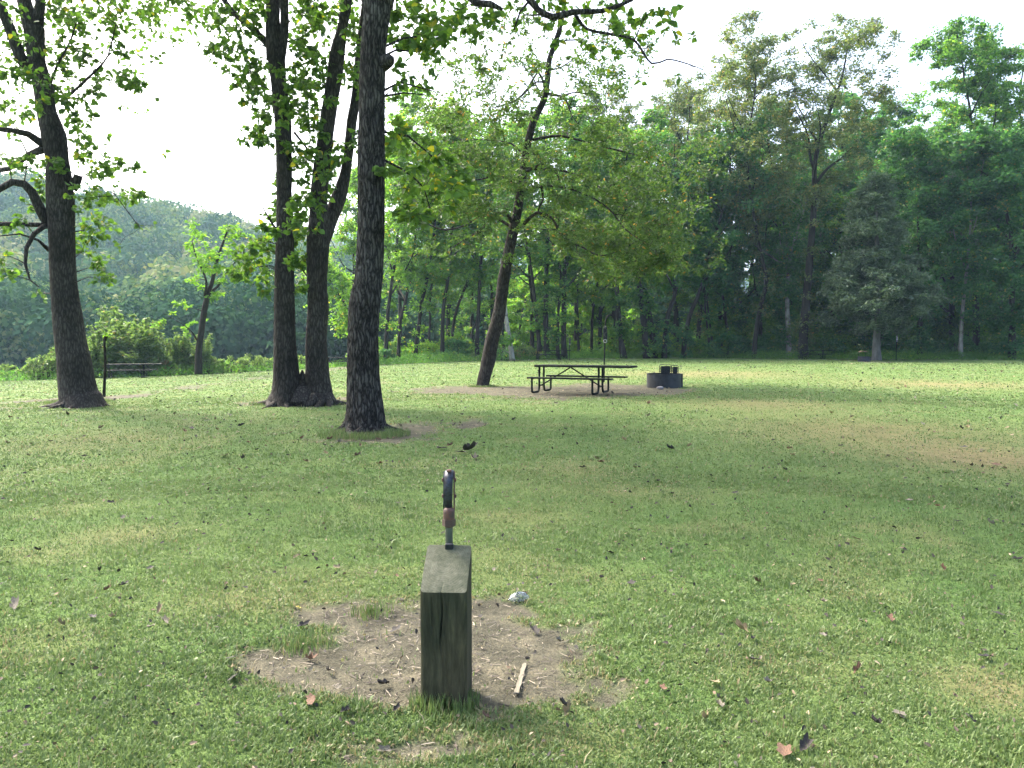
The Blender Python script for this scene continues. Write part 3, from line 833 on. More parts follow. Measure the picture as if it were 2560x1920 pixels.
# ---- tree B, two trunks from one base
YB = 18.8
def tree_b():
    T = Tree(22, 0.125, 0.8, True, 0.7, 0.45, 0.006)
    D1 = ridge_disp(2, 0.012, freq=22, flare=0.42, fh=0.4, lobes=4, lobe=.22, lump=.05, vert=.25)
    D2 = ridge_disp(6, 0.012, freq=22, flare=0.3, fh=0.35, lobes=4, lobe=.22, lump=.09, vert=.25)
    DD = ridge_disp(8, 0.009, freq=22, flare=0, lump=.05, vert=.25)
    p, r = px_path([(656, 774, 1034), (668, 762, 1004), (676, 757, 985), (681, 751, 950), (682, 746, 900), (683, 741, 850), (686, 736, 700), (689, 735, 600), (691, 730, 500), (690, 730, 400), (686, 728, 300), (676, 716, 200), (667, 712, 130)], YB)
    T.limb(p, r, 84, 0.04, D1, True, 80)
    T.limb([P(758, 1014, YB - .05), P(757, 985, YB + .02), P(756, 960, YB + .08), P(755, 925, YB + .1)], [.36, .26, .13, .015], 40, .04, D2)
    T.limb([P(688, 150, YB), P(682, 60, YB), P(683, 0, YB + .1), P(690, -120, YB + .4), P(650, -330, YB + .8), P(600, -560, YB + 1)], [.19, .165, .15, .13, .09, .04], 20, 0.1, DD)
    T.limb([P(695, 160, YB), P(708, 100, YB), P(712, 50, YB), P(713, -20, YB - .2), P(750, -200, YB - .8), P(800, -480, YB - 1)], [.14, .1, .095, .09, .07, .03], 16, 0.1, DD)
    T.limb([P(680, 120, YB), P(640, 80, YB + .2), P(595, 42, YB + .3), P(560, 0, YB + .4), P(500, -120, YB + .6)], [.1, .07, .065, .06, .03], 10)
    p, r = px_path([(744, 856, 1034), (756, 842, 1004), (764, 832, 985), (762, 826, 945), (762, 823, 900), (763, 818, 850), (768, 822, 770), (766, 820, 700), (766, 824, 600), (772, 826, 545), (774, 820, 500), (786, 828, 400), (800, 838, 300), (815, 855, 200), (825, 863, 130), (846, 870, 60), (852, 880, 0)], YB + .15)
    T.limb(p, r, 84, 0.04, D2, True, 80)
    e = P(866, 0, YB + .15)
    T.limb([e, P(880, -120, YB), P(900, -300, YB - .5), P(950, -520, YB - .6)], [.13, .11, .08, .03], 14, .1)
    p, r = px_path([(778, 812, 660), (795, 835, 600), (812, 850, 545), (826, 866, 495), (848, 876, 440), (857, 882, 395), (867, 893, 300), (878, 902, 240), (892, 914, 100), (905, 925, 0), (920, 940, -200), (980, 995, -420)], YB + .5)
    p = [q + np.array([0, -.35 * max(0, 1 - i / 3.), 0]) for i, q in enumerate(p)]
    T.limb(p, r, 24, 0.08, DD)
    # low hanging dead twig on the middle trunk
    T.limb([P(808, 590, YB - .35), P(803, 640, YB - .37), P(801, 714, YB - .37)], [.012, .016, .012], 6)
    T.limb([P(790, 545, YB - .3), P(778, 525, YB - .5), P(770, 500, YB - .6)], [.02, .012, .008], 5)
    T.limb([P(735, 330, YB), P(790, 400, YB + .3), P(800, 420, YB + .3)], [.03, .02, .01], 6)
    T.limb([P(688, 570, YB), P(672, 545, YB - .1), P(655, 515, YB - .2)], [.03, .02, .012], 6)
    T.limb([P(735, 640, YB), P(760, 680, YB + .4), P(775, 700, YB + .5)], [.03, .02, .012], 6)
    L = [(560, 25, 26), (590, 20, 28), (600, 65, 28), (630, 30, 26), (575, 115, 30), (540, 130, 26), (610, 120, 30), (560, 140, 22), (640, 160, 30), (625, 175, 26), (640, 200, 24), (650, 150, 24), (645, 80, 24), (655, 20, 26), (520, 125, 14, 5),
         (610, 245, 14, 6), (640, 235, 26), (660, 240, 26), (625, 255, 20), (660, 290, 24), (672, 300, 20), (700, 245, 30), (715, 265, 26), (740, 230, 30), (770, 230, 30), (750, 270, 32), (780, 270, 28), (730, 300, 28), (760, 310, 30),
         (800, 280, 20), (690, 330, 14, 8), (640, 335, 24), (660, 350, 26), (670, 340, 20), (615, 340, 12, 5), (735, 370, 26), (760, 390, 32), (790, 375, 28), (805, 330, 20), (740, 420, 28), (730, 415, 26), (780, 430, 30), (800, 430, 26),
         (835, 360, 26), (845, 400, 20), (880, 365, 22), (720, 500, 30), (700, 510, 28), (735, 530, 30), (760, 490, 28), (800, 490, 32), (790, 520, 28), (815, 450, 26), (690, 545, 26), (745, 565, 30), (765, 545, 22), (780, 575, 14, 7), (810, 570, 18, 9),
         (610, 650, 26), (640, 640, 28), (620, 680, 26), (655, 665, 28), (600, 690, 18), (660, 700, 20), (645, 600, 26), (655, 570, 20), (665, 620, 22), (745, 600, 24), (755, 640, 22), (740, 660, 20), (745, 725, 18), (735, 715, 14, 8), (760, 700, 16, 8),
         (755, 30, 30), (790, 20, 34), (760, 80, 28), (800, 60, 30), (815, 30, 30), (740, 120, 28), (770, 140, 26), (750, 170, 24), (800, 180, 22), (735, 190, 20), (800, 120, 24), (880, 60, 30), (885, 120, 26), (885, 160, 24), (880, 210, 24), (870, 40, 24), (780, 210, 24), (700, 180, 16), (870, 190, 20)]
    px_clusters(T, L, YB, 1.3, 40, 1.4, 1.05, tint=.08)
    crown_above(T, P(760, 0, YB)[0], YB, 9.6, 18.5, 6.0, 170, 90, 1.1, 1.25)
    roots(T, 712, 1008, YB, .36, [3.1, -2.5, -1.9, -1.3], .5, .11)
    roots(T, 797, 1008, YB, .36, [-1.8, -1.2, -.6, -.05], .5, .11)
    b = G(752, 1010)
    T.build('twin_trunk_tree', b, M_bark_fine, M_leaf_big, 'twin-trunk tree rising from one broad base left of the ridged trunk')
tree_b()

# ---- tree C, the nearest big ridged trunk
YC = 12.9
def tree_c():
    T = Tree(33, 0.115, 0.75, True, 0.7, 0.4, 0.005)
    D = ridge_disp(3, 0.02, freq=30, flare=0.75, fh=0.22, lobes=4, lobe=.2, lump=.03, vert=.2, ph=1.0)
    p, r = px_path([(838, 986, 1118), (852, 970, 1084), (859, 965, 1065), (864, 962, 1030), (866, 955, 980), (866, 950, 930), (868, 947, 850), (870, 950, 780), (876, 954, 740), (886, 957, 700), (892, 961, 600), (894, 962, 500), (894, 962, 400), (897, 962, 300), (898, 963, 200), (904, 966, 100), (909, 974, 40), (905, 978, 0), (900, 984, -40)], YC)
    T.limb(p, r, 170, 0.02, D, True, 250)
    DD = ridge_disp(7, 0.012, freq=30, flare=0, lump=.04, vert=.2)
    T.limb([P(940, 10, YC), P(915, -50, YC), P(890, -150, YC + .3), P(840, -400, YC + .8), P(800, -700, YC + 1), P(760, -1000, YC + 1)], [.2, .16, .14, .11, .08, .03], 30, 0.06, DD)
    T.limb([P(950, 10, YC), P(970, -60, YC), P(1000, -200, YC - .3), P(1050, -500, YC - .6), P(1080, -900, YC - .6)], [.2, .17, .15, .11, .04], 30, 0.06, DD)
    T.limb([P(955, 160, YC), P(972, 150, YC - .15), P(978, 143, YC - .2)], [.12, .09, .05], 16, 0.03, DD)
    # surface root
    T.limb([P(880, 1075, YC), P(850, 1085, YC - .2), P(820, 1095, YC - .3), P(795, 1100, YC - .35)], [.12, .07, .045, .02], 10, 0.05, DD)
    # overhead limb reaching right
    T.limb([P(1010, -230, YC - .3), P(1150, -160, YC - .6), P(1280, -60, YC - .8), P(1325, 0, YC - .8), P(1345, 24, YC - .8), P(1383, 43, YC - .8), P(1434, 30, YC - .7), P(1506, 27, YC - .6), P(1578, 0, YC - .5), P(1640, -40, YC - .5)],
           [.1, .085, .07, .055, .045, .05, .045, .035, .025, .015], 12, .12)
    T.limb([P(1110, -180, YC - .5), P(1170, -10, YC - .8), P(1225, 10, YC - .9), P(1257, 24, YC - .9)], [.06, .05, .05, .02], 10, .1)
    T.limb([P(1434, 30, YC - .7), P(1467, 72, YC - .6), P(1535, 87, YC - .5), P(1586, 101, YC - .4), P(1629, 159, YC - .4), P(1669, 148, YC - .4), P(1720, 160, YC - .4), P(1762, 176, YC - .4)], [.03, .022, .02, .018, .015, .012, .01, .006], 8, .1)
    T.limb([P(1325, 0, YC - .8), P(1300, 30, YC - .9), P(1285, 75, YC - .9)], [.02, .015, .01], 6)
    for pts in ([(965, 115), (1010, 95), (1060, 90), (1090, 75), (1110, 60)], [(962, 225), (1000, 205), (1060, 222), (1100, 232)], [(962, 240), (1010, 232), (1070, 238)], [(960, 400), (1000, 420), (1060, 470), (1080, 560)], [(960, 330), (1020, 340), (1090, 400), (1150, 420)],
                [(960, 140), (990, 125), (1045, 130), (1070, 150)]):
        T.limb([P(a, b, YC + .25 * i) for i, (a, b) in enumerate(pts)], np.linspace(.022, .006, len(pts)), 6)
    L = [(1000, 30, 40), (1040, 60, 40), (1075, 25, 40), (1010, 75, 34), (1065, 90, 34), (1095, 60, 40), (1130, 30, 40), (990, 100, 28), (1085, 100, 30), (1120, 95, 20, 8), (1050, 120, 26), (1065, 140, 20, 9), (1105, 145, 10, 3), (1020, 190, 30, 12), (1040, 205, 26, 10), (1000, 215, 26, 10),
         (1060, 215, 14, 5), (1095, 185, 10, 3), (1080, 165, 12, 4), (985, 160, 22, 9), (980, 250, 26, 12), (1000, 350, 40), (1040, 355, 44), (1075, 385, 40), (1020, 400, 44), (1060, 420, 46), (1100, 440, 44), (1030, 460, 40), (1000, 430, 34), (1090, 480, 42), (1130, 470, 38),
         (1150, 440, 36), (1050, 500, 36), (1120, 510, 34), (1165, 480, 30), (1040, 540, 28), (1000, 300, 28), (985, 380, 28), (1010, 520, 28), (1180, 30, 36, 14), (1220, 60, 34, 14), (1240, 20, 30, 12), (1230, 50, 20, 8), (1600, 50, 24, 10), (1660, 50, 26, 7), (1620, 85, 20, 5), (1680, 70, 24, 7), (1735, 85, 14, 4), (1640, 110, 20, 5),
         (1700, 100, 18, 4), (1560, 40, 30, 14), (1520, 60, 30, 12), (1580, 90, 24, 10), (1470, 100, 28, 10), (1500, 130, 24, 8), (1550, 130, 24, 8), (1430, 60, 30, 14), (1400, 100, 30, 12), (1460, 30, 30, 12), (1350, 50, 30, 12), (1300, 60, 30, 10), (1640, 20, 26, 9), (1690, 20, 20, 5), (1285, 20, 30, 12), (1380, 5, 30, 14), (1520, 5, 30, 12), (1700, 190, 14, 4), (1600, 200, 16, 4), (1530, 190, 16, 4)]
    L = [(a[0], a[1], a[2], (int(a[3] * 1.7) if len(a) > 3 else 32)) for a in L]
    px_clusters(T, L, YC + .8, 1.6, 22, 1.3, 1.15, tint=.14)
    crown_above(T, -1.6, YC + .5, 9.0, 18.5, 6.5, 190, 90, 1.1, 1.3)
    crown_above(T, 2.2, YC - 1.5, 9.0, 15, 4.2, 80, 90, 1.1, 1.3)
    roots(T, 911, 1084, YC, .34, [-2.7, -2.1, -1.5, -1.0, -.45, .05], .4, .085)
    b = G(910, 1085)
    T.build('ridged_bark_tree', b, M_bark_rough, M_leaf_big, 'nearest big tree with deeply ridged grey bark and a flared base')
tree_c()

# ---- tree D, leaning by the picnic table
YD = 26.3
def tree_d():
    T = Tree(44, 0.11, 0.55, True, 0.8, 0.3, 0.006)
    D = ridge_disp(5, 0.012, freq=24, flare=0.25, fh=0.35, lobes=4, lobe=.2, lump=.05, vert=.3)
    rows = [(1192, 1222, 972), (1193, 1224, 955), (1202, 1240, 900), (1212, 1248, 850), (1227, 1262, 800), (1238, 1270, 740), (1243, 1275, 700), (1256, 1284, 640), (1264, 1292, 600), (1279, 1303, 540), (1290, 1312, 480),
            (1299, 1319, 420), (1310, 1328, 360), (1326, 1344, 300), (1351, 1367, 250), (1361, 1376, 200), (1367, 1380, 150), (1380, 1394, 110), (1394, 1406, 70), (1404, 1414, 20), (1412, 1420, -50), (1425, 1431, -150)]
    p, r = px_path(rows, YD)
    T.limb(p, r, 56, 0.05, D, True, 70)
    def lm(pts, r0, dy):
        n = len(pts)
        T.limb([P(a, b, YD + dy * i / (n - 1)) for i, (a, b) in enumerate(pts)], np.linspace(r0, .012, n), 8)
    lm([(1283, 560), (1262, 530), (1240, 535), (1200, 575), (1160, 600), (1130, 620)], .07, -1.5)
    lm([(1283, 570), (1250, 550), (1215, 530), (1170, 560), (1110, 575), (1050, 552), (1000, 545)], .05, 1.5)
    lm([(1310, 560), (1342, 532), (1380, 545), (1405, 590), (1460, 620), (1500, 640), (1540, 630)], .06, -2)
    lm([(1306, 440), (1330, 420), (1355, 412), (1375, 415), (1395, 440), (1400, 460)], .07, -1.2)
    lm([(1352, 460), (1358, 500), (1345, 530), (1390, 560), (1420, 610)], .045, 1.5)
    lm([(1320, 470), (1380, 465), (1450, 480), (1520, 520), (1560, 570), (1600, 600)], .05, -2.5)
    lm([(1330, 350), (1400, 340), (1480, 360), (1560, 380), (1640, 400), (1700, 420)], .05, 2)
    lm([(1372, 235), (1400, 240), (1415, 250), (1430, 290), (1445, 310)], .05, -1.2)
    lm([(1405, 245), (1430, 232), (1480, 235), (1520, 235)], .03, 1)
    lm([(1362, 215), (1345, 180), (1320, 220), (1290, 250), (1260, 262), (1235, 270)], .04, -1.5)
    lm([(1365, 205), (1340, 205), (1310, 235), (1275, 262), (1230, 290)], .035, 1)
    lm([(1352, 245), (1330, 190), (1300, 160)], .025, .8)
    lm([(1376, 175), (1400, 170), (1430, 150), (1460, 130)], .03, 1)
    lm([(1398, 105), (1440, 100), (1480, 130), (1510, 175)], .03, -1)
    lm([(1318, 400), (1280, 360), (1220, 350), (1150, 350)], .035, 1.5)
    lm([(1300, 470), (1250, 440), (1180, 450), (1110, 420)], .035, -1.5)
    lm([(1310, 420), (1420, 430), (1500, 470), (1560, 540), (1610, 620)], .045, 2.5)
    rng = T.rng
    C = []
    def reg(x0, x1, y0, y1, n, r, nl, fn=None):
        k = 0
        while k < n:
            x = rng.uniform(x0, x1); y = rng.uniform(y0, y1)
            if fn and not fn(x, y): continue
            C.append((x, y, r * rng.uniform(.7, 1.3), nl, rng.uniform(-3.2, 3.2))); k += 1
    reg(1120, 1620, 20, 200, 80, 28, 34)
    reg(1060, 1560, 150, 300, 80, 30, 36)
    reg(1040, 1640, 290, 470, 95, 32, 60, lambda x, y: ((x - 1340) / 310) ** 2 + ((y - 400) / 140) ** 2 < 1.1)
    reg(1080, 1680, 430, 620, 110, 32, 64, lambda x, y: y < 560 + max(0, (x - 1200)) * .16)
    reg(1380, 1700, 560, 720, 72, 32, 64, lambda x, y: y < 560 + (x - 1200) * .42 and not (x > 1560 and y > 690))
    reg(1020, 1260, 520, 640, 16, 28, 34)
    reg(1560, 1800, 330, 680, 46, 36, 34)
    reg(1000, 1240, 250, 520, 46, 34, 40)
    base = T.N.copy()
    CC = [(P(x, y, YD + d), r / F * YD, n) for (x, y, r, n, d) in C]
    CC.sort(key=lambda c: np.min(np.linalg.norm(base - c[0], axis=1)))
    for c, r, n in CC: T.cluster(c, r * 1.3, int(n * 1.75), 1.0, 0.5)
    crown_above(T, P(1420, -50, YD)[0], YD, 12.5, 17, 3.5, 40, 60, .9)
    b = G(1206, 964)
    T.build('leaning_tree', b, M_bark_fine, M_leaf_small, 'leaning dark-barked tree with an airy crown beside the near picnic table')
tree_d()

# ---------------------------------------------------------------- small near-edge tree at left (px 430..560) and dead stake
def tree_small():
    Y = 44.0
    T = Tree(55, 0.2, 0.6, True, 0.6, 0.2, 0.012)
    T.limb([P(496, 935, Y), P(497, 880, Y), P(503, 830, Y), P(512, 770, Y), P(520, 735, Y), P(530, 705, Y), P(540, 660, Y), P(560, 600, Y), P(575, 560, Y)], [.2, .17, .16, .15, .12, .1, .08, .05, .03], 12, .2, ridge_disp(12, .01, freq=10, flare=.1))
    T.limb([P(520, 735, Y), P(545, 715, Y + .5), P(560, 690, Y + .7), P(600, 640, Y + .8)], [.1, .07, .05, .02], 7)
    T.limb([P(512, 740, Y), P(515, 700, Y - .5), P(490, 640, Y - .7), P(480, 600, Y - .8)], [.08, .06, .04, .02], 7)
    T.limb([P(492, 850, Y), P(480, 830, Y - .4), P(455, 810, Y - .8), P(420, 790, Y - 1.2)], [.05, .035, .02, .012], 6)
    rng = T.rng
    C = [(rng.uniform(470, 640), rng.uniform(560, 700), 26, 60) for _ in range(30)] + [(530, 740, 16, 60), (545, 735, 14, 50), (505, 720, 14, 40),
         (470, 770, 12, 30), (440, 760, 12, 26), (455, 755, 12, 30), (430, 780, 10, 20), (410, 800, 10, 22), (385, 812, 8, 16), (400, 810, 8, 14), (460, 820, 12, 36), (480, 810, 12, 36), (470, 835, 10, 30), (435, 815, 10, 20), (520, 800, 6, 8)]
    CC = [(P(a, b, Y + rng.uniform(-1.5, 1.5)), c / F * Y, n) for a, b, c, n in C]
    CC.sort(key=lambda c: np.min(np.linalg.norm(T.N - c[0], axis=1)))
    for c, r, n in CC: T.cluster(c, r, n, 1.0, 0.8)
    T.build('young_tree', G(496, 928), M_bark_dark, M_leaf_lime, 'small crooked yellowish-leaved tree at the lawn edge right of the far-left picnic table')
tree_small()

def stake():
    Y = 20.2
    T = Tree(56, 0.11, 0.6, True, 0.6, 0.0, 0.004)
    T.limb([P(260, 992, Y), P(261, 960, Y), P(263, 920, Y), P(263, 890, Y), P(261, 860, Y), P(262, 845, Y), P(264, 838, Y)], [.035, .034, .03, .028, .027, .034, .02], 10, .08, ridge_disp(13, .004, freq=40, flare=.1))
    T.limb([P(263, 850, Y), P(268, 842, Y - .1)], [.025, .012], 6)
    T.cluster(P(263, 833, Y), .07, 14)
    T.cluster(P(267, 842, Y - .1), .05, 8)
    T.build('sapling_stump', G(260, 985), M_bark_dark, M_leaf_lime, 'thin bare upright stem with a tuft of leaves on top beside the far-left tree', 'sapling')
stake()

# ---------------------------------------------------------------- trees of the wood's edge
DENS = 1.9
def wood_tree(seed, px, Y, wpx, top, path=None, spread=3.2, crown0=0.35, ncl=46, nl=110, leafm=None, bark=None, leaf=0.25, fork=True, label='', group='trees of the wood behind the lawn', olive=0, name='woodland_tree', base=None, limbs=5, vine=0):
    """px: pixel x of the base, top: pixel y of the top, path: [(px,py)...] of the trunk as seen"""
    T = Tree(seed, leaf, 0.62, False, 0.6, 0.25, 0.012)
    rng = T.rng
    x = (px - 1280) / F * Y
    z0 = zt1(x, Y)
    H = P(px, top, Y)[2]
    b = np.array([x, Y, z0 - .1])
    r = wpx / 2 / F * Y
    pts = [b]; 
    if path:
        for (a, q) in path: pts.append(P(a, q, Y))
    last = np.array(pts[-1]); prev = np.array(pts[-2]) if len(pts) > 1 else last - np.array([0, 0, 1.])
    d = nrm(last - prev); d[2] = max(d[2], .8); d = nrm(d)
    while last[2] < H * 0.93:
        d = nrm(d + rng.normal(0, .09, 3) + np.array([0, 0, .12])); last = last + d * 1.6
        pts.append(last)
    hs = np.array([p[2] for p in pts]); fr = (hs - hs[0]) / max(.1, hs[-1] - hs[0])
    rad = r * (1 - .88 * fr ** 1.1); rad[0] *= 1.25
    P_, R_ = T.limb(pts, rad, 10, .5, None)
    hh = P_[:, 2]
    for k in range(limbs):
        f = rng.uniform(crown0 * .8, .8); i = int(np.argmin(np.abs(hh - (z0 + (H - z0) * f))))
        a = rng.uniform(0, 2 * np.pi); L = spread * rng.uniform(.7, 1.2) * (1.15 - f * .6)
        p0 = P_[i]; dirv = np.array([math.cos(a), math.sin(a), rng.uniform(.5, 1.4)])
        q = [p0]
        for s_ in range(4):
            dirv = nrm(dirv + rng.normal(0, .18, 3) + np.array([0, 0, .15])); q.append(q[-1] + dirv * L / 3)
        T.limb(q, R_[i] * np.array([.6, .45, .32, .2, .08]) + .01, 7, .5)
    C = []
    if leafm is M_leaf_lime: ncl = int(ncl * 1.4)
    for k in range(ncl):
        f = crown0 + (1 - crown0) * rng.random() ** .85
        w_ = spread * (math.sin(min(1, (f - crown0) / (1 - crown0) * 1.15 + .12) * math.pi * .86) ** .6)
        i = int(np.argmin(np.abs(hh - (z0 + (H - z0) * f))))
        a = rng.uniform(0, 2 * np.pi); q = rng.random() ** .45 * w_ * rng.uniform(.7, 1.15)
        C.append(np.array([P_[i][0] + q * math.cos(a), P_[i][1] + q * math.sin(a), z0 + (H - z0) * f]))
    for k in range(vine):
        i = rng.integers(1, len(P_) * 6 // 10); C.append(P_[i] + rng.normal(0, .25, 3))
    C.sort(key=lambda c: np.linalg.norm(c - np.array([x, Y, z0 + (H - z0) * crown0])))
    for c in C:
        T.cluster(c, rng.uniform(.65, 1.45), int(nl * rng.uniform(.6, 1.3) * DENS), 1.0, .9, .6, tint=rng.normal(0, .1) + olive)
    return T.build(name, (x, Y, z0), bark or M_bark_dark, leafm or M_leaf_wood, label, 'tree', group)

W = []
def lab(i, t): return t
LW, LD, LO, LL = M_leaf_wood, M_leaf_dark, M_leaf_olive, M_leaf_lime
# (px, Y, w, top, path, spread, crown0, ncl, nl, leafmat, bark, label)
SPEC = [
 (964, 67, 11, 330, [(966, 850), (970, 780), (975, 740)], 3.2, .30, 44, 110, LL, None, 'slim dark trunk just right of the big ridged trunk, at the wood edge'),
 (995, 69, 10, 300, [(997, 870), (1002, 800)], 3.4, .32, 44, 110, LL, None, 'slim straight tree at the wood edge, second right of the ridged trunk'),
 (1036, 68, 11, 255, [(1040, 870), (1049, 800), (1053, 760)], 3.8, .30, 50, 110, LL, None, 'slim tree leaning right at the wood edge with a yellow-green crown'),
 (1071, 70, 7, 380, [(1072, 860), (1075, 800)], 2.6, .34, 30, 90, LW, None, 'very thin paired stem between slim wood edge trunks'),
 (1106, 66, 11, 300, [(1106, 850), (1107, 800)], 3.4, .34, 44, 110, LL, None, 'straight dark trunk left of the leaning tree base'),
 (1128, 72, 9, 340, [(1130, 850), (1140, 780), (1170, 700)], 3.0, .40, 36, 100, LW, None, 'thin trunk bending right, just left of the leaning tree'),
 (1193, 66, 11, 290, [(1193, 850), (1197, 760), (1200, 690)], 3.4, .36, 48, 110, LW, None, 'straight trunk directly left of the leaning tree, wood edge'),
 (1281, 60, 13, 430, [(1277, 870), (1266, 800), (1258, 720)], 1.8, .55, 14, 70, LW, M_bark_pale, 'pale grey trunk tilting left, just right of the leaning tree'),
 (1262, 66, 8, 520, [(1258, 850), (1256, 800)], 1.8, .5, 16, 80, LW, None, 'thin dark stem behind the pale tilting trunk'),
 (1350, 66, 11, 400, [(1347, 850), (1341, 790), (1330, 690)], 2.0, .45, 24, 80, LW, M_bark_brown, 'mottled leaning trunk behind the picnic table at the wood edge'),
 (1367, 65, 15, 250, [(1366, 850), (1364, 780), (1368, 600), (1372, 480)], 3.4, .40, 56, 100, LW, None, 'thick dark trunk with pale edge behind the middle far picnic table'),
 (1395, 64, 9, 480, [(1394, 850), (1396, 780), (1402, 700)], 2.4, .38, 30, 90, LW, None, 'thin dark trunk between two thicker ones by the middle far picnic table'),
 (1412, 64, 14, 300, [(1409, 850), (1410, 760), (1412, 640)], 3.6, .36, 60, 110, LW, None, 'thick trunk at the right end of the middle far picnic table'),
 (1447, 70, 7, 560, [(1446, 850), (1444, 780)], 2.4, .3, 30, 90, LL, None, 'thin sapling left of the near lantern post, in the wood'),
 (1480, 74, 8, 420, [(1479, 850), (1482, 780)], 3.2, .35, 44, 100, LW, None, 'thin background trunk just left of the lantern post'),
 (1560, 66, 15, 330, [(1553, 850), (1545, 770), (1541, 690)], 3.0, .42, 50, 110, LW, None, 'dark trunk leaning left, just right of the lantern post hook'),
 (1617, 66, 16, 270, [(1613, 850), (1606, 780), (1597, 700)], 3.8, .36, 70, 120, LW, None, 'left of two close thick trunks behind the fire ring'),
 (1638, 67, 16, 290, [(1633, 850), (1622, 780), (1605, 700)], 3.4, .40, 60, 110, LW, None, 'right of two close thick trunks behind the fire ring'),
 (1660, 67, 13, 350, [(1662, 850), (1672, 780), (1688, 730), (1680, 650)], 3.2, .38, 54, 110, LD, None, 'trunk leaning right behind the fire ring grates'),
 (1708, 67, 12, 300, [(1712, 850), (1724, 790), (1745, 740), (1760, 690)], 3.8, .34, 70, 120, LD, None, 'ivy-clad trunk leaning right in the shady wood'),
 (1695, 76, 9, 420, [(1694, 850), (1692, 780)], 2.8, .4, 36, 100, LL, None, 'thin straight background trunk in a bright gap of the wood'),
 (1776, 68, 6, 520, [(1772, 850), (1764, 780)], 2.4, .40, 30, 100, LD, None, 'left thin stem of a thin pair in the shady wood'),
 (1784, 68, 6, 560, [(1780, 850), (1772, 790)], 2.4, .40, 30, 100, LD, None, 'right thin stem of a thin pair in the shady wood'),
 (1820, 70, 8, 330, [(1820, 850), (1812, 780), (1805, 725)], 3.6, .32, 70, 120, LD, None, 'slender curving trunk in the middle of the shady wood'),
 (1885, 66, 12, 60, [(1888, 850), (1898, 780), (1915, 700), (1895, 600), (1868, 400), (1885, 250)], 5.6, .42, 150, 95, LO, None, 'tall tree with a wide airy olive crown left of the tallest one'),
 (1745, 72, 12, 135, [(1745, 850), (1760, 700), (1800, 500), (1830, 380)], 4.6, .45, 100, 95, LO, None, 'tall leaning tree with a thin olive crown above the shady wood'),
 (2008, 64, 24, 45, [(2008, 850), (2015, 760), (2025, 640), (2036, 500), (2040, 390), (2085, 250)], 5.4, .45, 190, 80, LO, None, 'tallest tree, with a thick trunk and upright brownish olive crown'),
 (1972, 69, 14, 420, [(1972, 850), (1968, 760), (1972, 660)], 3.0, .5, 50, 120, LD, M_bark_pale, 'pale broken trunk left of the thickest woodland trunk'),
 (2402, 64, 10, 330, [(2402, 850), (2408, 760), (2420, 640), (2428, 520), (2420, 420)], 3.2, .5, 60, 130, LD, M_bark_pale, 'tall slim pale trunk standing in the dark wood at the right'),
 (2440, 68, 16, 50, [(2440, 800), (2436, 600), (2430, 400)], 5.4, .3, 200, 110, LW, None, 'tall light green tree with a pointed crown at the right'),
 (2300, 66, 14, 330, [(2300, 800), (2296, 600)], 4.6, .22, 130, 150, LD, None, 'broad dark green tree just right of the cedar'),
 (2530, 62, 16, 330, [(2530, 800), (2528, 600)], 4.8, .15, 130, 160, LD, None, 'broad dark leafy tree at the right edge of the photo'),
 (2590, 70, 16, 110, [(2590, 700), (2570, 500)], 4.6, .3, 120, 130, LW, None, 'tall tree cut by the right edge of the photo'),
 (2200, 74, 16, 400, [(2200, 700)], 5.2, .2, 120, 150, LD, None, 'dark rounded tree behind the cedar'),
 (1900, 74, 12, 430, [(1900, 700)], 4.8, .2, 110, 150, LD, None, 'dense dark tree behind the olive-crowned trees'),
 (1800, 75, 12, 480, [(1800, 750)], 4.4, .2, 110, 140, LW, None, 'dense mid green tree filling the wood left of the tallest tree'),
 (1690, 78, 12, 190, [(1690, 750), (1700, 500)], 5.6, .35, 130, 120, LO, None, 'airy rounded tree behind the ivy-clad trunk'),
 (2080, 78, 12, 330, [(2080, 750)], 4.2, .2, 110, 140, LW, None, 'dense tree between the tallest tree and the cedar'),
 (2380, 78, 14, 330, [(2380, 700)], 5.0, .15, 120, 150, LD, None, 'dark dense tree behind the pale slim trunk'),
 (1230, 82, 11, 330, [(1230, 750)], 4.6, .42, 90, 100, LL, None, 'yellow-green crown behind the upper part of the leaning tree'),
 (1000, 84, 11, 240, [(1000, 700)], 4.8, .42, 90, 100, LL, None, 'light yellow-green crown right of the ridged trunk'),
 (1330, 80, 11, 290, [(1330, 750)], 4.6, .5, 90, 100, LL, None, 'bright green crown behind the leaning tree top'),
 (1500, 84, 11, 430, [(1500, 750)], 4.6, .35, 90, 110, LW, None, 'greyish green tree in the second row behind the lantern post'),
 (1535, 76, 12, 205, [(1535, 750), (1545, 600)], 5.2, .4, 110, 80, LO, None, 'airy grey-olive tree rising behind the leaning tree crown, above the lantern post'),
 (1615, 82, 12, 225, [(1615, 750), (1625, 500)], 5.4, .4, 120, 80, LO, None, 'wide olive tree in the second row above the two close thick trunks'),
 (1440, 80, 11, 270, [(1440, 750)], 4.4, .4, 90, 90, LW, None, 'rounded mid green tree behind the middle far picnic table'),
 (1120, 80, 11, 310, [(1120, 750)], 4.4, .35, 90, 100, LL, None, 'light green tree behind the slim trunks left of the leaning tree'),
 (1180, 84, 11, 360, [(1180, 750)], 4.4, .3, 90, 100, LW, None, 'second-row tree directly left behind the leaning tree'),
 (880, 78, 11, 420, [(880, 750)], 4.0, .3, 80, 110, LL, None, 'leafy tree seen in the gap left of the ridged trunk'),
 (900, 64, 9, 640, [(905, 850), (880, 790), (868, 770)], 2.4, .3, 30, 90, LL, None, 'low crooked tree hidden mostly by the ridged trunk'),
]
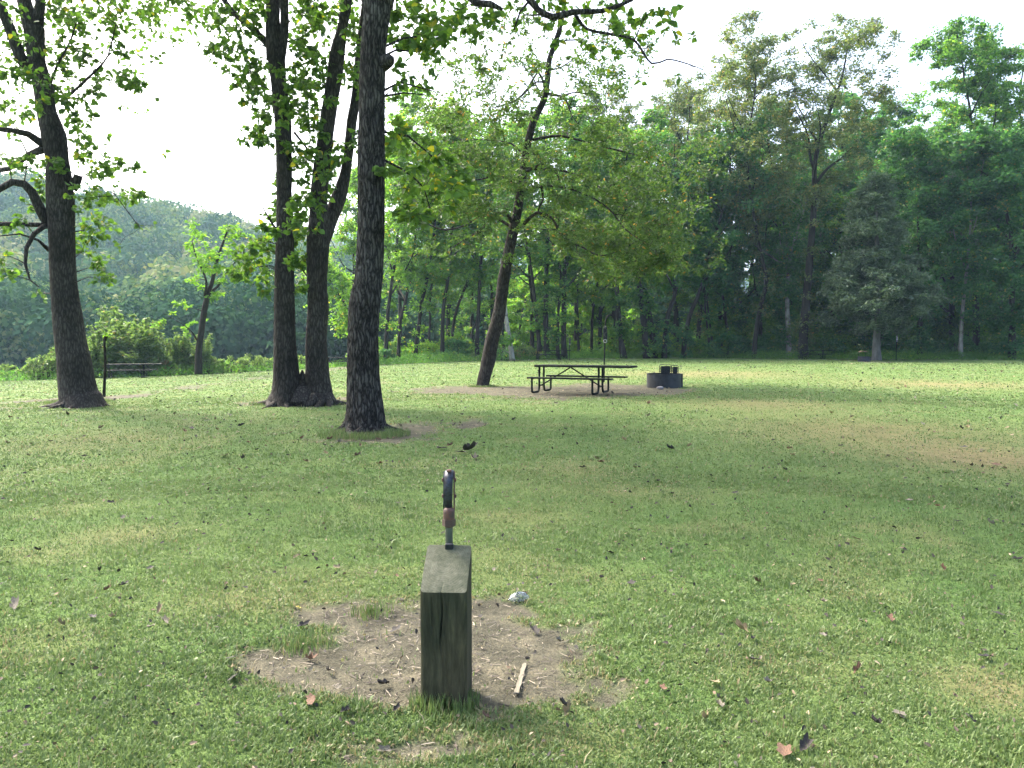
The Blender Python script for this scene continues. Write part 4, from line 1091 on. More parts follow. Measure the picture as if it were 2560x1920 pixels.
for i, s in enumerate(SPEC):
    vine = 14 if s[2] >= 12 and s[0] > 1550 else (5 if s[2] > 10 else 2)
    wood_tree(200 + i, s[0], s[1], s[2], s[3], s[4], s[5], s[6], s[7], s[8], s[9], s[10], 0.25 if s[9] is not LO else 0.2, label=s[11], vine=vine)

# second and third rows: copies of four dense trees
protos = []
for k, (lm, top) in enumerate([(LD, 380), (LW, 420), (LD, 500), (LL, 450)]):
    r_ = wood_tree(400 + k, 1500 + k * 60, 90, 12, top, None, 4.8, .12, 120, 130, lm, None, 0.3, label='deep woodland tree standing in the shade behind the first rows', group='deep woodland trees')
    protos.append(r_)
ROW = []
for px in range(1800, 2760, 62): ROW.append((px, 84 + R.uniform(-3, 5), 0))
for px in range(1900, 2800, 75): ROW.append((px, 98 + R.uniform(-3, 5), 2))
for px in (1300, 1440, 1520): ROW.append((px, 92 + R.uniform(-4, 6), 3))
SIDE = ['left', 'right']
first = [True] * 4
for i, (px, Y, pr) in enumerate(ROW):
    k = pr if pr == 3 else int(R.integers(0, 3))
    X = (px - 1280) / F * Y
    src = protos[k]
    o = src if first[k] else copy_tree(src)
    first[k] = False
    o.location = (X, Y, zt1(X, Y))
    s_ = R.uniform(.8, 1.12) * (0.8 if px < 1500 else 1)
    o.rotation_euler = (0, 0, R.uniform(0, 6.28)); o.scale = (s_, s_, s_ * R.uniform(.9, 1.1))

# ---------------------------------------------------------------- cedar
def cedar():
    Y = 59.0
    T = Tree(77, 0.2, 0.5, False, 0.5, 0.05, 0.01)
    rng = T.rng
    p = [P(2191, 908, Y), P(2191, 860, Y), P(2194, 800, Y), P(2195, 700, Y), P(2192, 600, Y), P(2190, 500, Y), P(2188, 430, Y)]
    T.limb(p, [.34, .27, .22, .17, .12, .07, .02], 16, .3, ridge_disp(21, .02, freq=9, flare=.2, vert=.2))
    for k in range(260):
        py = 440 + 400 * rng.random() ** .8
        hw = np.interp(py, [430, 500, 580, 640, 700, 760, 800, 840], [10, 45, 75, 85, 115, 145, 125, 60])
        a = rng.uniform(0, 2 * np.pi); q = rng.random() ** .5
        c = P(2191, py, Y) + np.array([math.cos(a) * hw / F * Y * q, math.sin(a) * hw / F * Y * q, .15])
        T.cluster(c, rng.uniform(.5, 1.0), 330, 1.0, 1.2, .5, tint=rng.normal(0, .14))
    T.build('cedar_tree', (P(2191, 905, Y)[0], Y, zt1(P(2191, 905, Y)[0], Y)), plain_mat('bark_grey', (.14, .135, .12), .9, 0, 6, .5, None, .4, .2, (1, 1, .3)), M_leaf_cedar, 'grey-green cedar with a pale trunk standing in front of the dark wood', 'tree', None, M_bark_dark)
cedar()

# ---------------------------------------------------------------- shrubs and weeds
def shrub(seed, h, w_, ncl, nl, leafm, leaf=.16, stems=5, name='shrub', label='', spiky=0, cat='shrub', group=None):
    T = Tree(seed, leaf, .55, False if leaf > .13 else True, .6, .1, 0.008)
    rng = T.rng
    for k in range(stems):
        a = rng.uniform(0, 6.28); q = w_ * rng.uniform(.0, .35)
        x0, y0 = q * math.cos(a), q * math.sin(a)
        hh = h * rng.uniform(.55, 1.0)
        T.limb([(x0, y0, -.05), (x0 * 1.2, y0 * 1.2, hh * .4), (x0 * 1.8, y0 * 1.8, hh * .8)], [.03, .02, .008], 5, .3)
        if spiky:
            for j in range(9):
                f = j / 8
                T.cluster((x0 * (1.2 + .8 * f), y0 * (1.2 + .8 * f), hh * (.25 + .75 * f)), .34 * (1.05 - f) + .05, int(nl * (1 - .6 * f)), 1, .5, link=False)
    for k in range(ncl):
        a = rng.uniform(0, 6.28); f = rng.random() ** .8
        q = w_ * math.sqrt(rng.random()) * (1 - f ** 2 * .65)
        T.cluster((q * math.cos(a), q * math.sin(a), .12 * h + f * h * .8), rng.uniform(.25, .5) * min(1.3, h / 2), nl, 1, .8, .8, tint=rng.normal(0, .08))
    return T.build(name, (0, 0, 0), M_bark_dark, leafm, label, cat, group)

GS = 'shrubs growing under the wood edge'
sp = [shrub(501, 2.6, 1.9, 30, 90, LW, .2, label='leafy green shrub growing under the trees of the wood edge', group=GS),
      shrub(502, 2.0, 1.7, 26, 90, LD, .2, label='dark green shrub growing in the shade of the wood edge', group=GS),
      shrub(503, 3.4, 1.8, 34, 80, LL, .2, label='bright yellow-green sunlit shrub behind the slim trunks', group=GS),
      shrub(504, 4.6, 2.2, 44, 90, LW, .22, label='tall bushy sapling growing between the woodland trunks', group=GS)]
used = [False] * 4
def put_shrub(k, x, y, s=1.0, sz=1.0):
    o = sp[k] if not used[k] else copy_tree(sp[k])
    used[k] = True
    o.location = (x, y, zt1(x, y)); o.scale = (s, s, s * sz); o.rotation_euler = (0, 0, R.uniform(0, 6.28))
for px in range(890, 1250, 26):
    Y = 69 + R.uniform(0, 6); put_shrub(2 if R.random() < .7 else 0, (px - 1280) / F * Y, Y, R.uniform(.6, 1.1))
for px in range(900, 1250, 45):
    Y = 78 + R.uniform(0, 5); put_shrub(3, (px - 1280) / F * Y, Y, R.uniform(.8, 1.1))
for (px, Y, k, s) in [(1150, 66, 1, .9), (1135, 67, 1, 1.0), (960, 66, 1, .7), (1312, 70, 2, .5), (1330, 69, 0, .5), (1385, 70, 2, .6)]:
    put_shrub(k, (px - 1280) / F * Y, Y, s)
for px in range(1430, 1800, 24):
    Y = 71 + R.uniform(0, 8); put_shrub(2 if R.random() < .5 else 0, (px - 1280) / F * Y, Y, R.uniform(.6, 1.05))
for px in range(1440, 1800, 42):
    Y = 80 + R.uniform(0, 8); put_shrub(3 if R.random() < .6 else 2, (px - 1280) / F * Y, Y, R.uniform(.8, 1.2))
for px in range(1780, 2680, 34):
    Y = 66 + R.uniform(0, 7) + (4 if 2120 < px < 2260 else 0); put_shrub(1 if R.random() < .8 else 0, (px - 1280) / F * Y, Y, R.uniform(.7, 1.2))
for px in range(1800, 2700, 60):
    Y = 75 + R.uniform(0, 8); put_shrub(3, (px - 1280) / F * Y, Y, R.uniform(.9, 1.3))

for px in range(1800, 2700, 48):
    Y = 86 + R.uniform(0, 6); put_shrub(int(R.choice([1, 3])), (px - 1280) / F * Y, Y, R.uniform(1.1, 1.5))

# weeds along the bank at the left
GW = 'weeds along the river bank'
wp = [shrub(601, 2.1, 1.0, 5, 70, M_leaf_weed, .12, 11, 'weed_clump', 'tall pale green weeds with upright tips on the river bank', 1, 'weeds', GW),
      shrub(602, 1.2, 1.0, 16, 70, M_leaf_weed, .11, 7, 'weed_clump', 'rounded pale green weed clump on the river bank', 0, 'weeds', GW),
      shrub(603, 1.4, 1.0, 20, 50, M_leaf_rust, .12, 6, 'weed_clump', 'reddish brown dried weeds on the river bank', 0, 'weeds', GW),
      shrub(604, .8, 1.1, 20, 50, M_leaf_weed, .11, 5, 'weed_clump', 'low light green weeds at the lawn edge', 0, 'weeds', GW)]
wu = [False] * 4
def put_weed(k, px, Y, s=1.0, sz=1.0):
    x = (px - 1280) / F * Y
    o = wp[k] if not wu[k] else copy_tree(wp[k])
    wu[k] = True
    s *= 1.3 * float(R.uniform(.8, 1.15)) if px < 560 else 1.15
    o.location = (x, Y, zt1(x, Y)); o.scale = (s, s, s * sz); o.rotation_euler = (0, 0, R.uniform(0, 6.28))
for (px, Y, k, s) in [(95, 47, 1, .9), (130, 47.5, 1, .9), (60, 48, 3, .9), (100, 49, 1, 1.0), (150, 48.5, 0, .8), (225, 48, 0, .9), (240, 50, 0, 1.0), (262, 48, 0, 1.1), (285, 49, 0, 1.25), (310, 49, 0, 1.2), (335, 48.5, 0, 1.1), (300, 51, 0, 1.5), (322, 52, 0, 1.5),
                      (355, 49, 0, 1.3), (372, 49, 0, 1.1), (345, 51, 0, 1.2), (395, 48.6, 3, 1.2), (410, 49, 2, .8), (428, 49.5, 3, 1.0), (445, 50, 0, .85), (460, 50, 0, 1.0), (478, 50, 1, 1.0), (505, 50, 0, .9), (520, 50, 1, .9), (540, 51, 3, 1.1),
                      (560, 52, 3, 1.0), (590, 52, 1, .8), (610, 53, 3, 1.1), (635, 54, 1, .9), (660, 55, 3, 1.1), (690, 56, 3, 1.1), (745, 58, 3, 1.2), (770, 60, 3, 1.2), (840, 66, 2, .8), (820, 65, 3, 1.1), (860, 68, 1, 1.0), (880, 67, 3, 1.3),
                      (20, 49, 3, 1.2), (200, 47.5, 1, 1.0), (180, 49, 0, 1.0), (1255, 63, 1, 1.1), (1240, 63, 3, 1.2), (1300, 64, 2, .6), (1320, 64, 3, 1.1), (1340, 64.5, 2, .5), (1375, 66, 3, .9), (1315, 66, 1, .9), (1225, 64, 3, 1.3)]:
    put_weed(k, px, Y, s)

# undergrowth strip: grassy, leafy growth along the whole edge
def undergrowth():
    acc = Acc()
    n = 60000
    x = R.uniform(-34, 50, n); y = yedge(x) + np.abs(R.normal(0, 2.2, n)) + R.uniform(0, 3, n)
    m = fbm(x / 1.6, y / 1.6, 0, 33, 3)
    hmax = (0.25 + 1.3 * np.maximum(0, m - .35)) * np.clip((y - yedge(x)) / 2.0 + .15, .15, 1)
    z = zt(x, y) + R.random(n) * hmax
    leaves(acc, np.stack([x, y, z], 1), .16, None, .35, -.5, False, np.clip(.2 + .6 * fbm(x / 3, y / 3, 0, 35, 2) + R.normal(0, .15, n), 0, 1), R, .4)
    tag(acc.obj('undergrowth', M_leaf_wood), 'low leafy undergrowth where the lawn meets the wood', 'undergrowth', kind='stuff')
undergrowth()

# ---------------------------------------------------------------- far bank and hillside forest
def forest(name, label, pts, hr, card, ncard, mat, seed):
    rng = np.random.default_rng(seed)
    acc = Acc()
    for (x, y) in pts:
        h = rng.uniform(*hr); r = h * rng.uniform(.33, .5); z = zt1(x, y)
        nb = 5
        cen = np.array([x, y, z]) + np.stack([rng.normal(0, r * .45, nb), rng.normal(0, r * .45, nb), h * rng.uniform(.3, .82, nb)], 1)
        rr = r * rng.uniform(.5, .8, nb)
        k = rng.integers(0, nb, ncard)
        d = nrm(rng.normal(0, 1, (ncard, 3)) + np.array([0, -.3, .35]))
        pos = cen[k] + d * (rr[k] * rng.uniform(.75, 1.05, ncard))[:, None] * np.array([1, 1, .95])
        base = rng.choice([.05, .25, .45, .7, .95], p=[.18, .27, .27, .16, .12])
        ti = np.clip(base + rng.normal(0, .12, ncard), 0, 1)
        s_ = nrm(np.cross(d, rng.normal(0, 1, (ncard, 3)))); u_ = np.cross(d, s_)
        c = card * rng.uniform(.6, 1.3, ncard)[:, None]
        tl = d * c * rng.uniform(-.5, .5, ncard)[:, None]
        v = np.stack([pos - s_ * c * .5 - u_ * c * .3, pos + s_ * c * .4 - u_ * c * .5 + tl, pos + s_ * c * .5 + u_ * c * .3, pos - s_ * c * .3 + u_ * c * .5 - tl], 1).reshape(-1, 3)
        i = np.arange(ncard)[:, None] * 4
        acc.add(v, i + np.array([[0, 1, 2, 3]]), None, np.repeat(ti, 4))
    tag(acc.obj(name, mat, smooth=False), label, 'forest', kind='stuff')

def jit(x0, x1, y0, y1, st, fn=None, seed=1):
    rng = np.random.default_rng(seed); out = []
    y = y0
    while y < y1:
        x = x0
        while x < x1:
            a, b = x + rng.uniform(-.5, .5) * st, y + rng.uniform(-.5, .5) * st
            if fn is None or fn(a, b): out.append((a, b))
            x += st
        y += st * .9
    return out
vis = lambda a, b: -0.72 * b < a < 0.26 * b
forest('far_bank_trees', 'hazy dark green trees crowding the far river bank', jit(-110, 30, 112, 150, 5.2, lambda a, b: -0.72 * b < a < .2 * b, 3), (12, 19), .6, 800, M_leaf_bank, 5)
forest('hillside_forest', 'hazy forest covering the hillside across the river', jit(-320, 110, 150, 400, 9.6, vis, 4), (11, 18), 1.0, 420, M_leaf_far, 6)
forest('distant_ridge_forest', 'blue hazy forest on the distant ridge', jit(-700, 400, 960, 1240, 22, lambda a, b: -.34 * b < a < .3 * b, 7), (16, 24), 4.5, 60, M_leaf_far, 8)

# ---------------------------------------------------------------- picnic tables
def picnic_table(label, group):
    root = empty('picnic_table', (0, 0, 0))
    def part(nm, fn, par=root, m=M_steel):
        a = Acc(); fn(a); return a.obj(nm, m, par, smooth=False)
    x0, x1 = -1.15, 1.62
    def planks(a, xa, xb, yc, wd, z, n, th=.045):
        pw = wd / n
        for k in range(n):
            box(a, ((xa + xb) / 2, yc - wd / 2 + pw * (k + .5), z - th / 2), (xb - xa, pw - .012, th), bev=.006)
    part('table_top', lambda a: planks(a, x0, x1, 0, .74, .78, 5, .055))
    for s in (-1, 1):
        part('bench_seat', lambda a: planks(a, -1.18, 1.22, s * .72, .25, .46, 2))
    for xx in (-1.07, .68):
        for s in (-1, 1):
            def fr(a):
                P1 = [(xx, s * .17, .735), (xx, s * .17, .4), (xx, s * .19, .12), (xx, s * .26, .04), (xx, s * .40, .03), (xx, s * .60, .03), (xx, s * .70, .05), (xx, s * .72, .13), (xx, s * .72, .3), (xx, s * .72, .42)]
                p, r = resample(P1, [.03] * len(P1), .04)
                tube(a, p, r, 10)
                box(a, (xx, s * .72, .418), (.07, .2, .008), bev=.002)
            o = part('leg_frame', fr)
            for pl in o.data.polygons: pl.use_smooth = True
        part('top_bracket', lambda a: box(a, (xx, 0, .722), (.07, .66, .01), bev=.002))
    xm = (-1.07 + .68) / 2
    for xx in (-1.07, .68):
        part('brace', lambda a: bar(a, (xm + (xx > 0) * .02 - .01, 0, .71), (xx, 0.0, .2), .035, .035))
        part('cross_bar', lambda a: bar(a, (xx, -.17, .2), (xx, .17, .2), .04, .04))
    tag(root, label, 'picnic table', group)
    return root
GT = 'picnic tables around the clearing'
t0 = picnic_table('near green steel picnic table between the leaning tree and the fire ring', GT)
def place(o, x, y, rz, s=1.0, lb=None, dz=0.0):
    o.location = (x, y, zt1(x, y) + dz); o.rotation_euler = (0, 0, rz); o.scale = (s, s, s)
    if lb: o['label'] = lb
place(t0, 1.82, 22.3, math.radians(-24), 1.0, None, .01)
g = G(330, 940)
c = copy_tree(t0); place(c, (325 - 1280) / F * 43.5, 43.5, math.radians(16), 1.0, 'picnic table at the far left before the pale green weeds')
c = copy_tree(t0); place(c, (855 - 1280) / F * 61, 61, math.radians(4), .92, 'picnic table glimpsed between the twin trunks and the ridged trunk')
c = copy_tree(t0); place(c, (1377 - 1280) / F * 61.5, 61.5, math.radians(6), .95, 'picnic table in front of the thick trunks behind the near picnic table')
c = copy_tree(t0); place(c, (2035 - 1280) / F * 62.5, 62.5, math.radians(-8), .95, 'picnic table in deep shade left of the cedar')

# ---------------------------------------------------------------- lantern posts
def lantern_post(label, group, lean=0.0):
    root = empty('lantern_post', (0, 0, 0))
    a = Acc(); p, r = resample([(0, 0, -.05), (0, 0, 1.0), (.01, 0, 1.9), (.02, 0, 2.12), (.05, 0, 2.26), (.12, 0, 2.35), (.21, 0, 2.36), (.29, 0, 2.28), (.32, 0, 2.14), (.32, 0, 1.98)], [.027] * 10, .03)
    tube(a, p, r, 12); a.obj('pole', M_steel, root)
    a = Acc(); box(a, (.01, -.04, 1.72), (.14, .03, .42), bev=.012); br = a.obj('bracket_plate', M_grate, root, smooth=False)
    a = Acc(); p, r = resample([(.0, -.062, 1.9), (.045, -.064, 1.86), (.055, -.064, 1.78), (.0, -.064, 1.73), (-.02, -.064, 1.66), (.02, -.064, 1.6)], [.013] * 6, .02); tube(a, p, r, 8)
    a.obj('hook_bar', M_galv, br)
    a = Acc(); th = np.linspace(0, 2 * np.pi, 24); p = np.stack([.01 + .055 * np.cos(th), 0 * th - .05, 1.455 + .055 * np.sin(th)], 1); tube(a, p, [.013] * 24, 8, cap=False)
    a.obj('lower_ring', M_white, root)
    a = Acc(); p, r = resample([(.01, -.02, 1.93), (.01, -.07, 1.96), (.03, -.08, 1.93)], [.02, .02, .018], .01); tube(a, p, r, 8); a.obj('clamp', M_galv, root)
    tag(root, label, 'lantern post', group)
    return root
GL = 'lantern posts by the picnic tables'
l0 = lantern_post('hooked steel lantern post behind the near picnic table', GL)
lx = (1510 - 1280) / F * 28.0
place(l0, lx, 28.0, 0)
l0.rotation_euler = (0, math.radians(.8), 0)
c = copy_tree(l0); place(c, (1424 - 1280) / F * 60, 60, 0, .82, 'distant hooked lantern post just right of the middle far picnic table')
c = copy_tree(l0); place(c, (2240 - 1280) / F * 59, 59, 0, 1.0, 'distant hooked lantern post right of the cedar trunk')
for ch in c.children:
    if ch.name.startswith('bracket_plate'):
        ch.data = ch.data.copy(); ch.data.materials[0] = M_white
        ch['label'] = 'whitish bracket plate'

# ---------------------------------------------------------------- fire rings
def fire_ring(label, group, main=True):
    root = empty('fire_ring', (0, 0, 0))
    a = Acc(); seg = 48; th = np.linspace(0, 2 * np.pi, seg, endpoint=False)
    ro, ri, hgt = .535, .525, .43
    prof = [(ro, -.03), (ro, hgt - .02), (ro + .012, hgt - .012), (ro + .012, hgt), (ri - .012, hgt), (ri - .012, hgt - .012), (ri, hgt - .02), (ri, -.03)]
    v = np.array([[r_ * math.cos(t), r_ * math.sin(t), z_] for (r_, z_) in prof for t in th])
    q = [[i * seg + k, i * seg + (k + 1) % seg, (i + 1) * seg + (k + 1) % seg, (i + 1) * seg + k] for i in range(len(prof) - 1) for k in range(seg)]
    a.add(v, q); bar(a, (ro + .01, -.12, .0), (ro + .01, -.12, .43), .05, .035)
    a.obj('ring_wall', M_ring, root, smooth=False)
    a = Acc(); a.add(np.vstack([[0, 0, .05], np.stack([.52 * np.cos(th), .52 * np.sin(th), .03 + 0 * th], 1)]), None, [[0, 1 + k, 1 + (k + 1) % seg] for k in range(seg)])
    a.obj('ash_bed', plain_mat('ash', (.12, .11, .1), .95), root)
    def grate(x0, x1, h, par, full):
        # folded-up cooking grate: solid plate between two notched side brackets
        y = .05
        a = Acc()
        box(a, ((x0 + x1) / 2 + .01, y, hgt + h * .5 - .03), (x1 - x0 - .075, .012, h - .02), bev=.004)
        n_ = 9
        for k in range(n_):
            zz = hgt + .03 + (h - .1) * k / (n_ - 1)
            bar(a, (x0 + .02, y - .012, zz), (x1 - .06, y - .012, zz), .01)
        g_ = a.obj('cooking_grate', M_grate, root, smooth=False)
        for xx in (x0, x1):
            a = Acc()
            p, r = resample([(xx, y, hgt - .12), (xx, y, hgt + h - .04), (xx - .02 if xx == x1 else xx + .02, y, hgt + h), ((x0 + x1) / 2, y, hgt + h)], [.011] * 4, .03)
            tube(a, p, r, 8)
            sgn = -1 if xx == x1 else 1
            for k in range(4):
                zz = hgt + .06 + k * (h - .12) / 3.2
                box(a, (xx + sgn * .03, y, zz), (.05, .012, .022), bev=.003)
            a.obj('notched_bracket', M_grate, g_, smooth=False)
    if main:
        grate(-.13, .24, .27, root, True); grate(.25, .47, .25, root, False)
    tag(root, label, 'fire ring', group)
    return root
fr = fire_ring('dark steel fire ring with raised grates right of the near picnic table', 'fire rings')
place(fr, (1661 - 1280) / F * 25.1, 25.15, math.radians(4))
fr2 = fire_ring('far fire ring with a rust-brown tilted grate left of the cedar trunk', 'fire rings', False)
a = Acc()
th = np.linspace(-.5, .5, 9)
for k in range(8):
    x_, z_ = np.sin(th) * .62, np.cos(th) * .62
    box(a, ((x_[k] + x_[k + 1]) / 2 - .12, 0, .3 + (z_[k] + z_[k + 1]) / 2), (.085, .55, .05), bev=.003)
hood = a.obj('grate_hood', M_rustpan, fr2, smooth=False)
for s in (-1, 1):
    a = Acc(); bar(a, (-.42 if s < 0 else .18, .2, .2), (-.42 if s < 0 else .18, .2, .88), .025); a.obj('hood_bracket', M_grate, fr2, smooth=False)
place(fr2, (2160 - 1280) / F * 57, 57, 0, .78)

# ---------------------------------------------------------------- wooden post with faucet
def wood_post():
    m, n, out = mat_new('weathered_green_timber')
    v = objvec(n, (1, 1, .12)); v2 = objvec(n)
    a1 = noise(n, 42, 6, .7, v, .3); a2 = noise(n, 5, 5, .65, objvec(n, (1, 1, .4))); a3 = noise(n, 60, 4, .7, v2)
    r = ramp(n, [(.3, (.022, .022, .015)), (.5, (.05, .05, .034)), (.72, (.095, .09, .062))], a1.outputs[0])
    r2 = ramp(n, [(.38, (.55, .62, .5)), (.62, (1.15, 1.05, .85))], a2.outputs[0])
    mu = node(n, 'ShaderNodeMix', data_type='RGBA', blend_type='MULTIPLY'); mu.inputs[0].default_value = 1
    n.links.new(r.outputs[0], mu.inputs[6]); n.links.new(r2.outputs[0], mu.inputs[7])
    # end grain on the sloped cut: greyer
    ge = n.nodes.new('ShaderNodeNewGeometry'); sx = n.nodes.new('ShaderNodeSeparateXYZ'); n.links.new(ge.outputs['True Normal'], sx.inputs[0])
    st = n.nodes.new('ShaderNodeMath'); st.operation = 'GREATER_THAN'; st.inputs[1].default_value = .5; n.links.new(sx.outputs[2], st.inputs[0])
    eg = ramp(n, [(.3, (.07, .075, .055)), (.7, (.13, .135, .105))], a3.outputs[0])
    wv_ = n.nodes.new('ShaderNodeTexWave'); wv_.wave_type = 'RINGS'; wv_.rings_direction = 'Z'; wv_.inputs['Scale'].default_value = 38
    wv_.inputs['Distortion'].default_value = 3.5; wv_.inputs['Detail'].default_value = 3; wv_.inputs['Detail Scale'].default_value = .6
    mo_ = n.nodes.new('ShaderNodeMapping'); mo_.inputs['Location'].default_value = (.012, -.02, 0); n.links.new(v2, mo_.inputs[0]); n.links.new(mo_.outputs[0], wv_.inputs[0])
    wr_ = ramp(n, [(.0, (.88, .88, .87)), (.6, (1.03, 1.02, 1.0))], wv_.outputs['Fac'])
    a4 = noise(n, 9, 5, .7, v2); st4 = ramp(n, [(.4, (.62, .66, .55)), (.62, (1.1, 1.08, 1.0))], a4.outputs[0])
    m1_ = node(n, 'ShaderNodeMix', data_type='RGBA', blend_type='MULTIPLY'); m1_.inputs[0].default_value = 1; n.links.new(eg.outputs[0], m1_.inputs[6]); n.links.new(wr_.outputs[0], m1_.inputs[7])
    m2_ = node(n, 'ShaderNodeMix', data_type='RGBA', blend_type='MULTIPLY'); m2_.inputs[0].default_value = 1; n.links.new(m1_.outputs[2], m2_.inputs[6]); n.links.new(st4.outputs[0], m2_.inputs[7])
    mx = node(n, 'ShaderNodeMix', data_type='RGBA'); n.links.new(st.outputs[0], mx.inputs[0]); n.links.new(mu.outputs[2], mx.inputs[6]); n.links.new(m2_.outputs[2], mx.inputs[7])
    pr = n.nodes.new('ShaderNodeBsdfPrincipled'); pr.inputs['Roughness'].default_value = .85; pr.inputs['Specular IOR Level'].default_value = .2
    n.links.new(mx.outputs[2], pr.inputs['Base Color'])
    bp = n.nodes.new('ShaderNodeBump'); bp.inputs['Strength'].default_value = .5; bp.inputs['Distance'].default_value = .006
    n.links.new(a1.outputs[0], bp.inputs['Height']); n.links.new(bp.outputs[0], pr.inputs['Normal']); n.links.new(pr.outputs[0], out.inputs[0])
    # geometry: rounded square section, sloped top with a rear notch
    Wd = .186; D_ = .2; hf, hb = .465, .605
    root = empty('timber_post', (0, 0, 0))
    a = Acc()
    # outline (counter clockwise from front left), with corner rounding, a drying crack in front and the notch at the back
    pts = []
    def corner(cx, cy, a0, rr, k=5):
        for i in range(k):
            t = a0 + i / (k - 1) * math.pi / 2
            pts.append((cx + rr * math.cos(t), cy + rr * math.sin(t)))
    hx, hy = Wd / 2, D_ / 2; rr = .014
    corner(-hx + rr, -hy + rr, math.pi, rr)
    xs = np.linspace(-hx + .02, hx - .02, 60)
    for x_ in xs: pts.append((x_, -hy))
    corner(hx - rr, -hy + rr, -math.pi / 2, rr)
    for y_ in np.linspace(-hy + .03, hy - .03, 8): pts.append((hx, y_))
    corner(hx - rr, hy - rr, 0, rr)
    corner(-hx + rr, hy - rr, math.pi / 2, rr)
    for y_ in np.linspace(hy - .03, -hy + .03, 8): pts.append((-hx, y_))
    pts = np.array(pts); N_ = len(pts)
    lev = np.concatenate([np.linspace(-.1, .9, 60), [.965, .99]])
    V = []
    for i, l in enumerate(lev):
        topz = hf + (hb - hf) * (pts[:, 1] + hy) / D_
        z_ = topz * l if l > 0 else np.full(N_, l * .5)
        sh = 1.0 if l < .95 else (.996 if l < .98 else .985)
        x_, y_ = pts[:, 0] * sh, pts[:, 1] * sh
        nn_ = fbm(pts[:, 0] * 60, pts[:, 1] * 60, z_ * 6, 5, 3) - .5
        k_ = 1 + .022 * nn_ + .02 * (fbm(pts[:, 0] * 9, pts[:, 1] * 9, z_ * 9, 8, 2) - .5)
        x_, y_ = x_ * k_, y_ * k_
        # crack: narrow groove wandering down the front face
        cx = -.012 + .006 * math.sin(l * 9) + .012 * (1 - l)
        cr = np.exp(-((pts[:, 0] - cx) / .0035) ** 2) * (pts[:, 1] < -hy + .001) * float(sst(.42, .6, l) * (1 - .7 * sst(.85, .97, l)))
        y_ = y_ + cr * .012
        cx2 = -.045; cr2 = np.exp(-((pts[:, 0] - cx2) / .004) ** 2) * (pts[:, 1] < -hy + .001) * float(sst(.6, .7, l) * (1 - sst(.9, .97, l)))
        y_ = y_ + cr2 * .006
        V.append(np.stack([x_, y_, z_], 1))
    V.append(np.stack([pts[:, 0] * .5, pts[:, 1] * .5, hf + (hb - hf) * (pts[:, 1] * .5 + hy) / D_ - .002], 1))
    V = np.concatenate(V); nl_ = len(lev) + 1
    q = [[i * N_ + k, i * N_ + (k + 1) % N_, (i + 1) * N_ + (k + 1) % N_, (i + 1) * N_ + k] for i in range(nl_ - 1) for k in range(N_)]
    V = np.vstack([V, [[0, 0, (hf + hb) / 2 - .003]]])
    c_ = len(V) - 1; b_ = (nl_ - 1) * N_
    a.add(V, q, [[b_ + k, b_ + (k + 1) % N_, c_] for k in range(N_)])
    body = a.obj('timber', m, root, smooth=False)
    # dark notch plate the pipe sits in
    a = Acc(); box(a, (.0, hy - .012, hb - .012), (.034, .022, .03), bev=.003); a.obj('pipe_notch', M_grate, root, smooth=False)
    root.rotation_euler = (0, 0, math.radians(-3.0))
    g = G(1110, 1768)
    root.location = (g[0] + .004, g[1] + hy, zt1(g[0], g[1]))
    tag(root, 'squat green-stained timber post with a sloped top standing in bare soil', 'post')
    # hydrant: pipe, rust red head, blue-black curved lever between two cheek plates
    h = empty('yard_hydrant', (0, 0, 0))
    a = Acc(); p, r = resample([(0, 0, -.1), (0, 0, .3), (0, 0, .69)], [.0155] * 3, .02); tube(a, p, r, 20)
    a.obj('pipe', M_galv, h)
    a = Acc()
    prof = [(.0155, .672), (.021, .675), (.0245, .684), (.0235, .70), (.0245, .715), (.0245, .735), (.023, .745), (.018, .752), (.012, .755)]
    th = np.linspace(0, 2 * np.pi, 24, endpoint=False)
    v = np.array([[r_ * math.cos(t), r_ * math.sin(t), z_] for r_, z_ in prof for t in th])
    a.add(v, [[i * 24 + k, i * 24 + (k + 1) % 24, (i + 1) * 24 + (k + 1) % 24, (i + 1) * 24 + k] for i in range(len(prof) - 1) for k in range(24)])
    hd = a.obj('head', M_rust, h)
    a = Acc(); th6 = np.linspace(0, 2 * np.pi, 6, endpoint=False)
    v = np.array([[.0285 * math.cos(t), .0285 * math.sin(t), z_] for z_ in (.678, .705) for t in th6])
    a.add(v, [[k, (k + 1) % 6, 6 + (k + 1) % 6, 6 + k] for k in range(6)]); 
    a.add(v, None, [[6, 6 + k, 7 + k] for k in range(1, 5)] + [[0, k + 1, k] for k in range(1, 5)])
    a.obj('hex_collar', plain_mat('dark_rust', (.07, .045, .035), .7), hd, smooth=False)
    # spout facing away from the camera
    a = Acc(); p, r = resample([(0, .015, .72), (0, .055, .725), (0, .085, .71), (0, .095, .68)], [.016, .015, .015, .016], .01); tube(a, p, r, 14); a.obj('spout', M_rust, hd)
    # curved lever handle
    a = Acc()
    cv = [(0, .01, .75), (-.002, -.004, .775), (-.002, -.010, .81), (-.002, -.008, .85), (-.001, .004, .882), (0, .03, .9), (0, .06, .892), (0, .085, .86)]
    p, r = resample(cv, [.012] * len(cv), .008)
    T_ = nrm(np.gradient(p, axis=0)); nn = len(p)
    wv = np.interp(np.linspace(0, 1, nn), [0, .3, .6, 1], [.0145, .0185, .0185, .015])
    U_ = np.tile([1., 0, 0], (nn, 1)); W_ = np.cross(T_, U_)
    t_ = .005
    v = np.stack([p - U_ * wv[:, None] - W_ * t_, p + U_ * wv[:, None] - W_ * t_, p + U_ * wv[:, None] + W_ * t_, p - U_ * wv[:, None] + W_ * t_], 1).reshape(-1, 3)
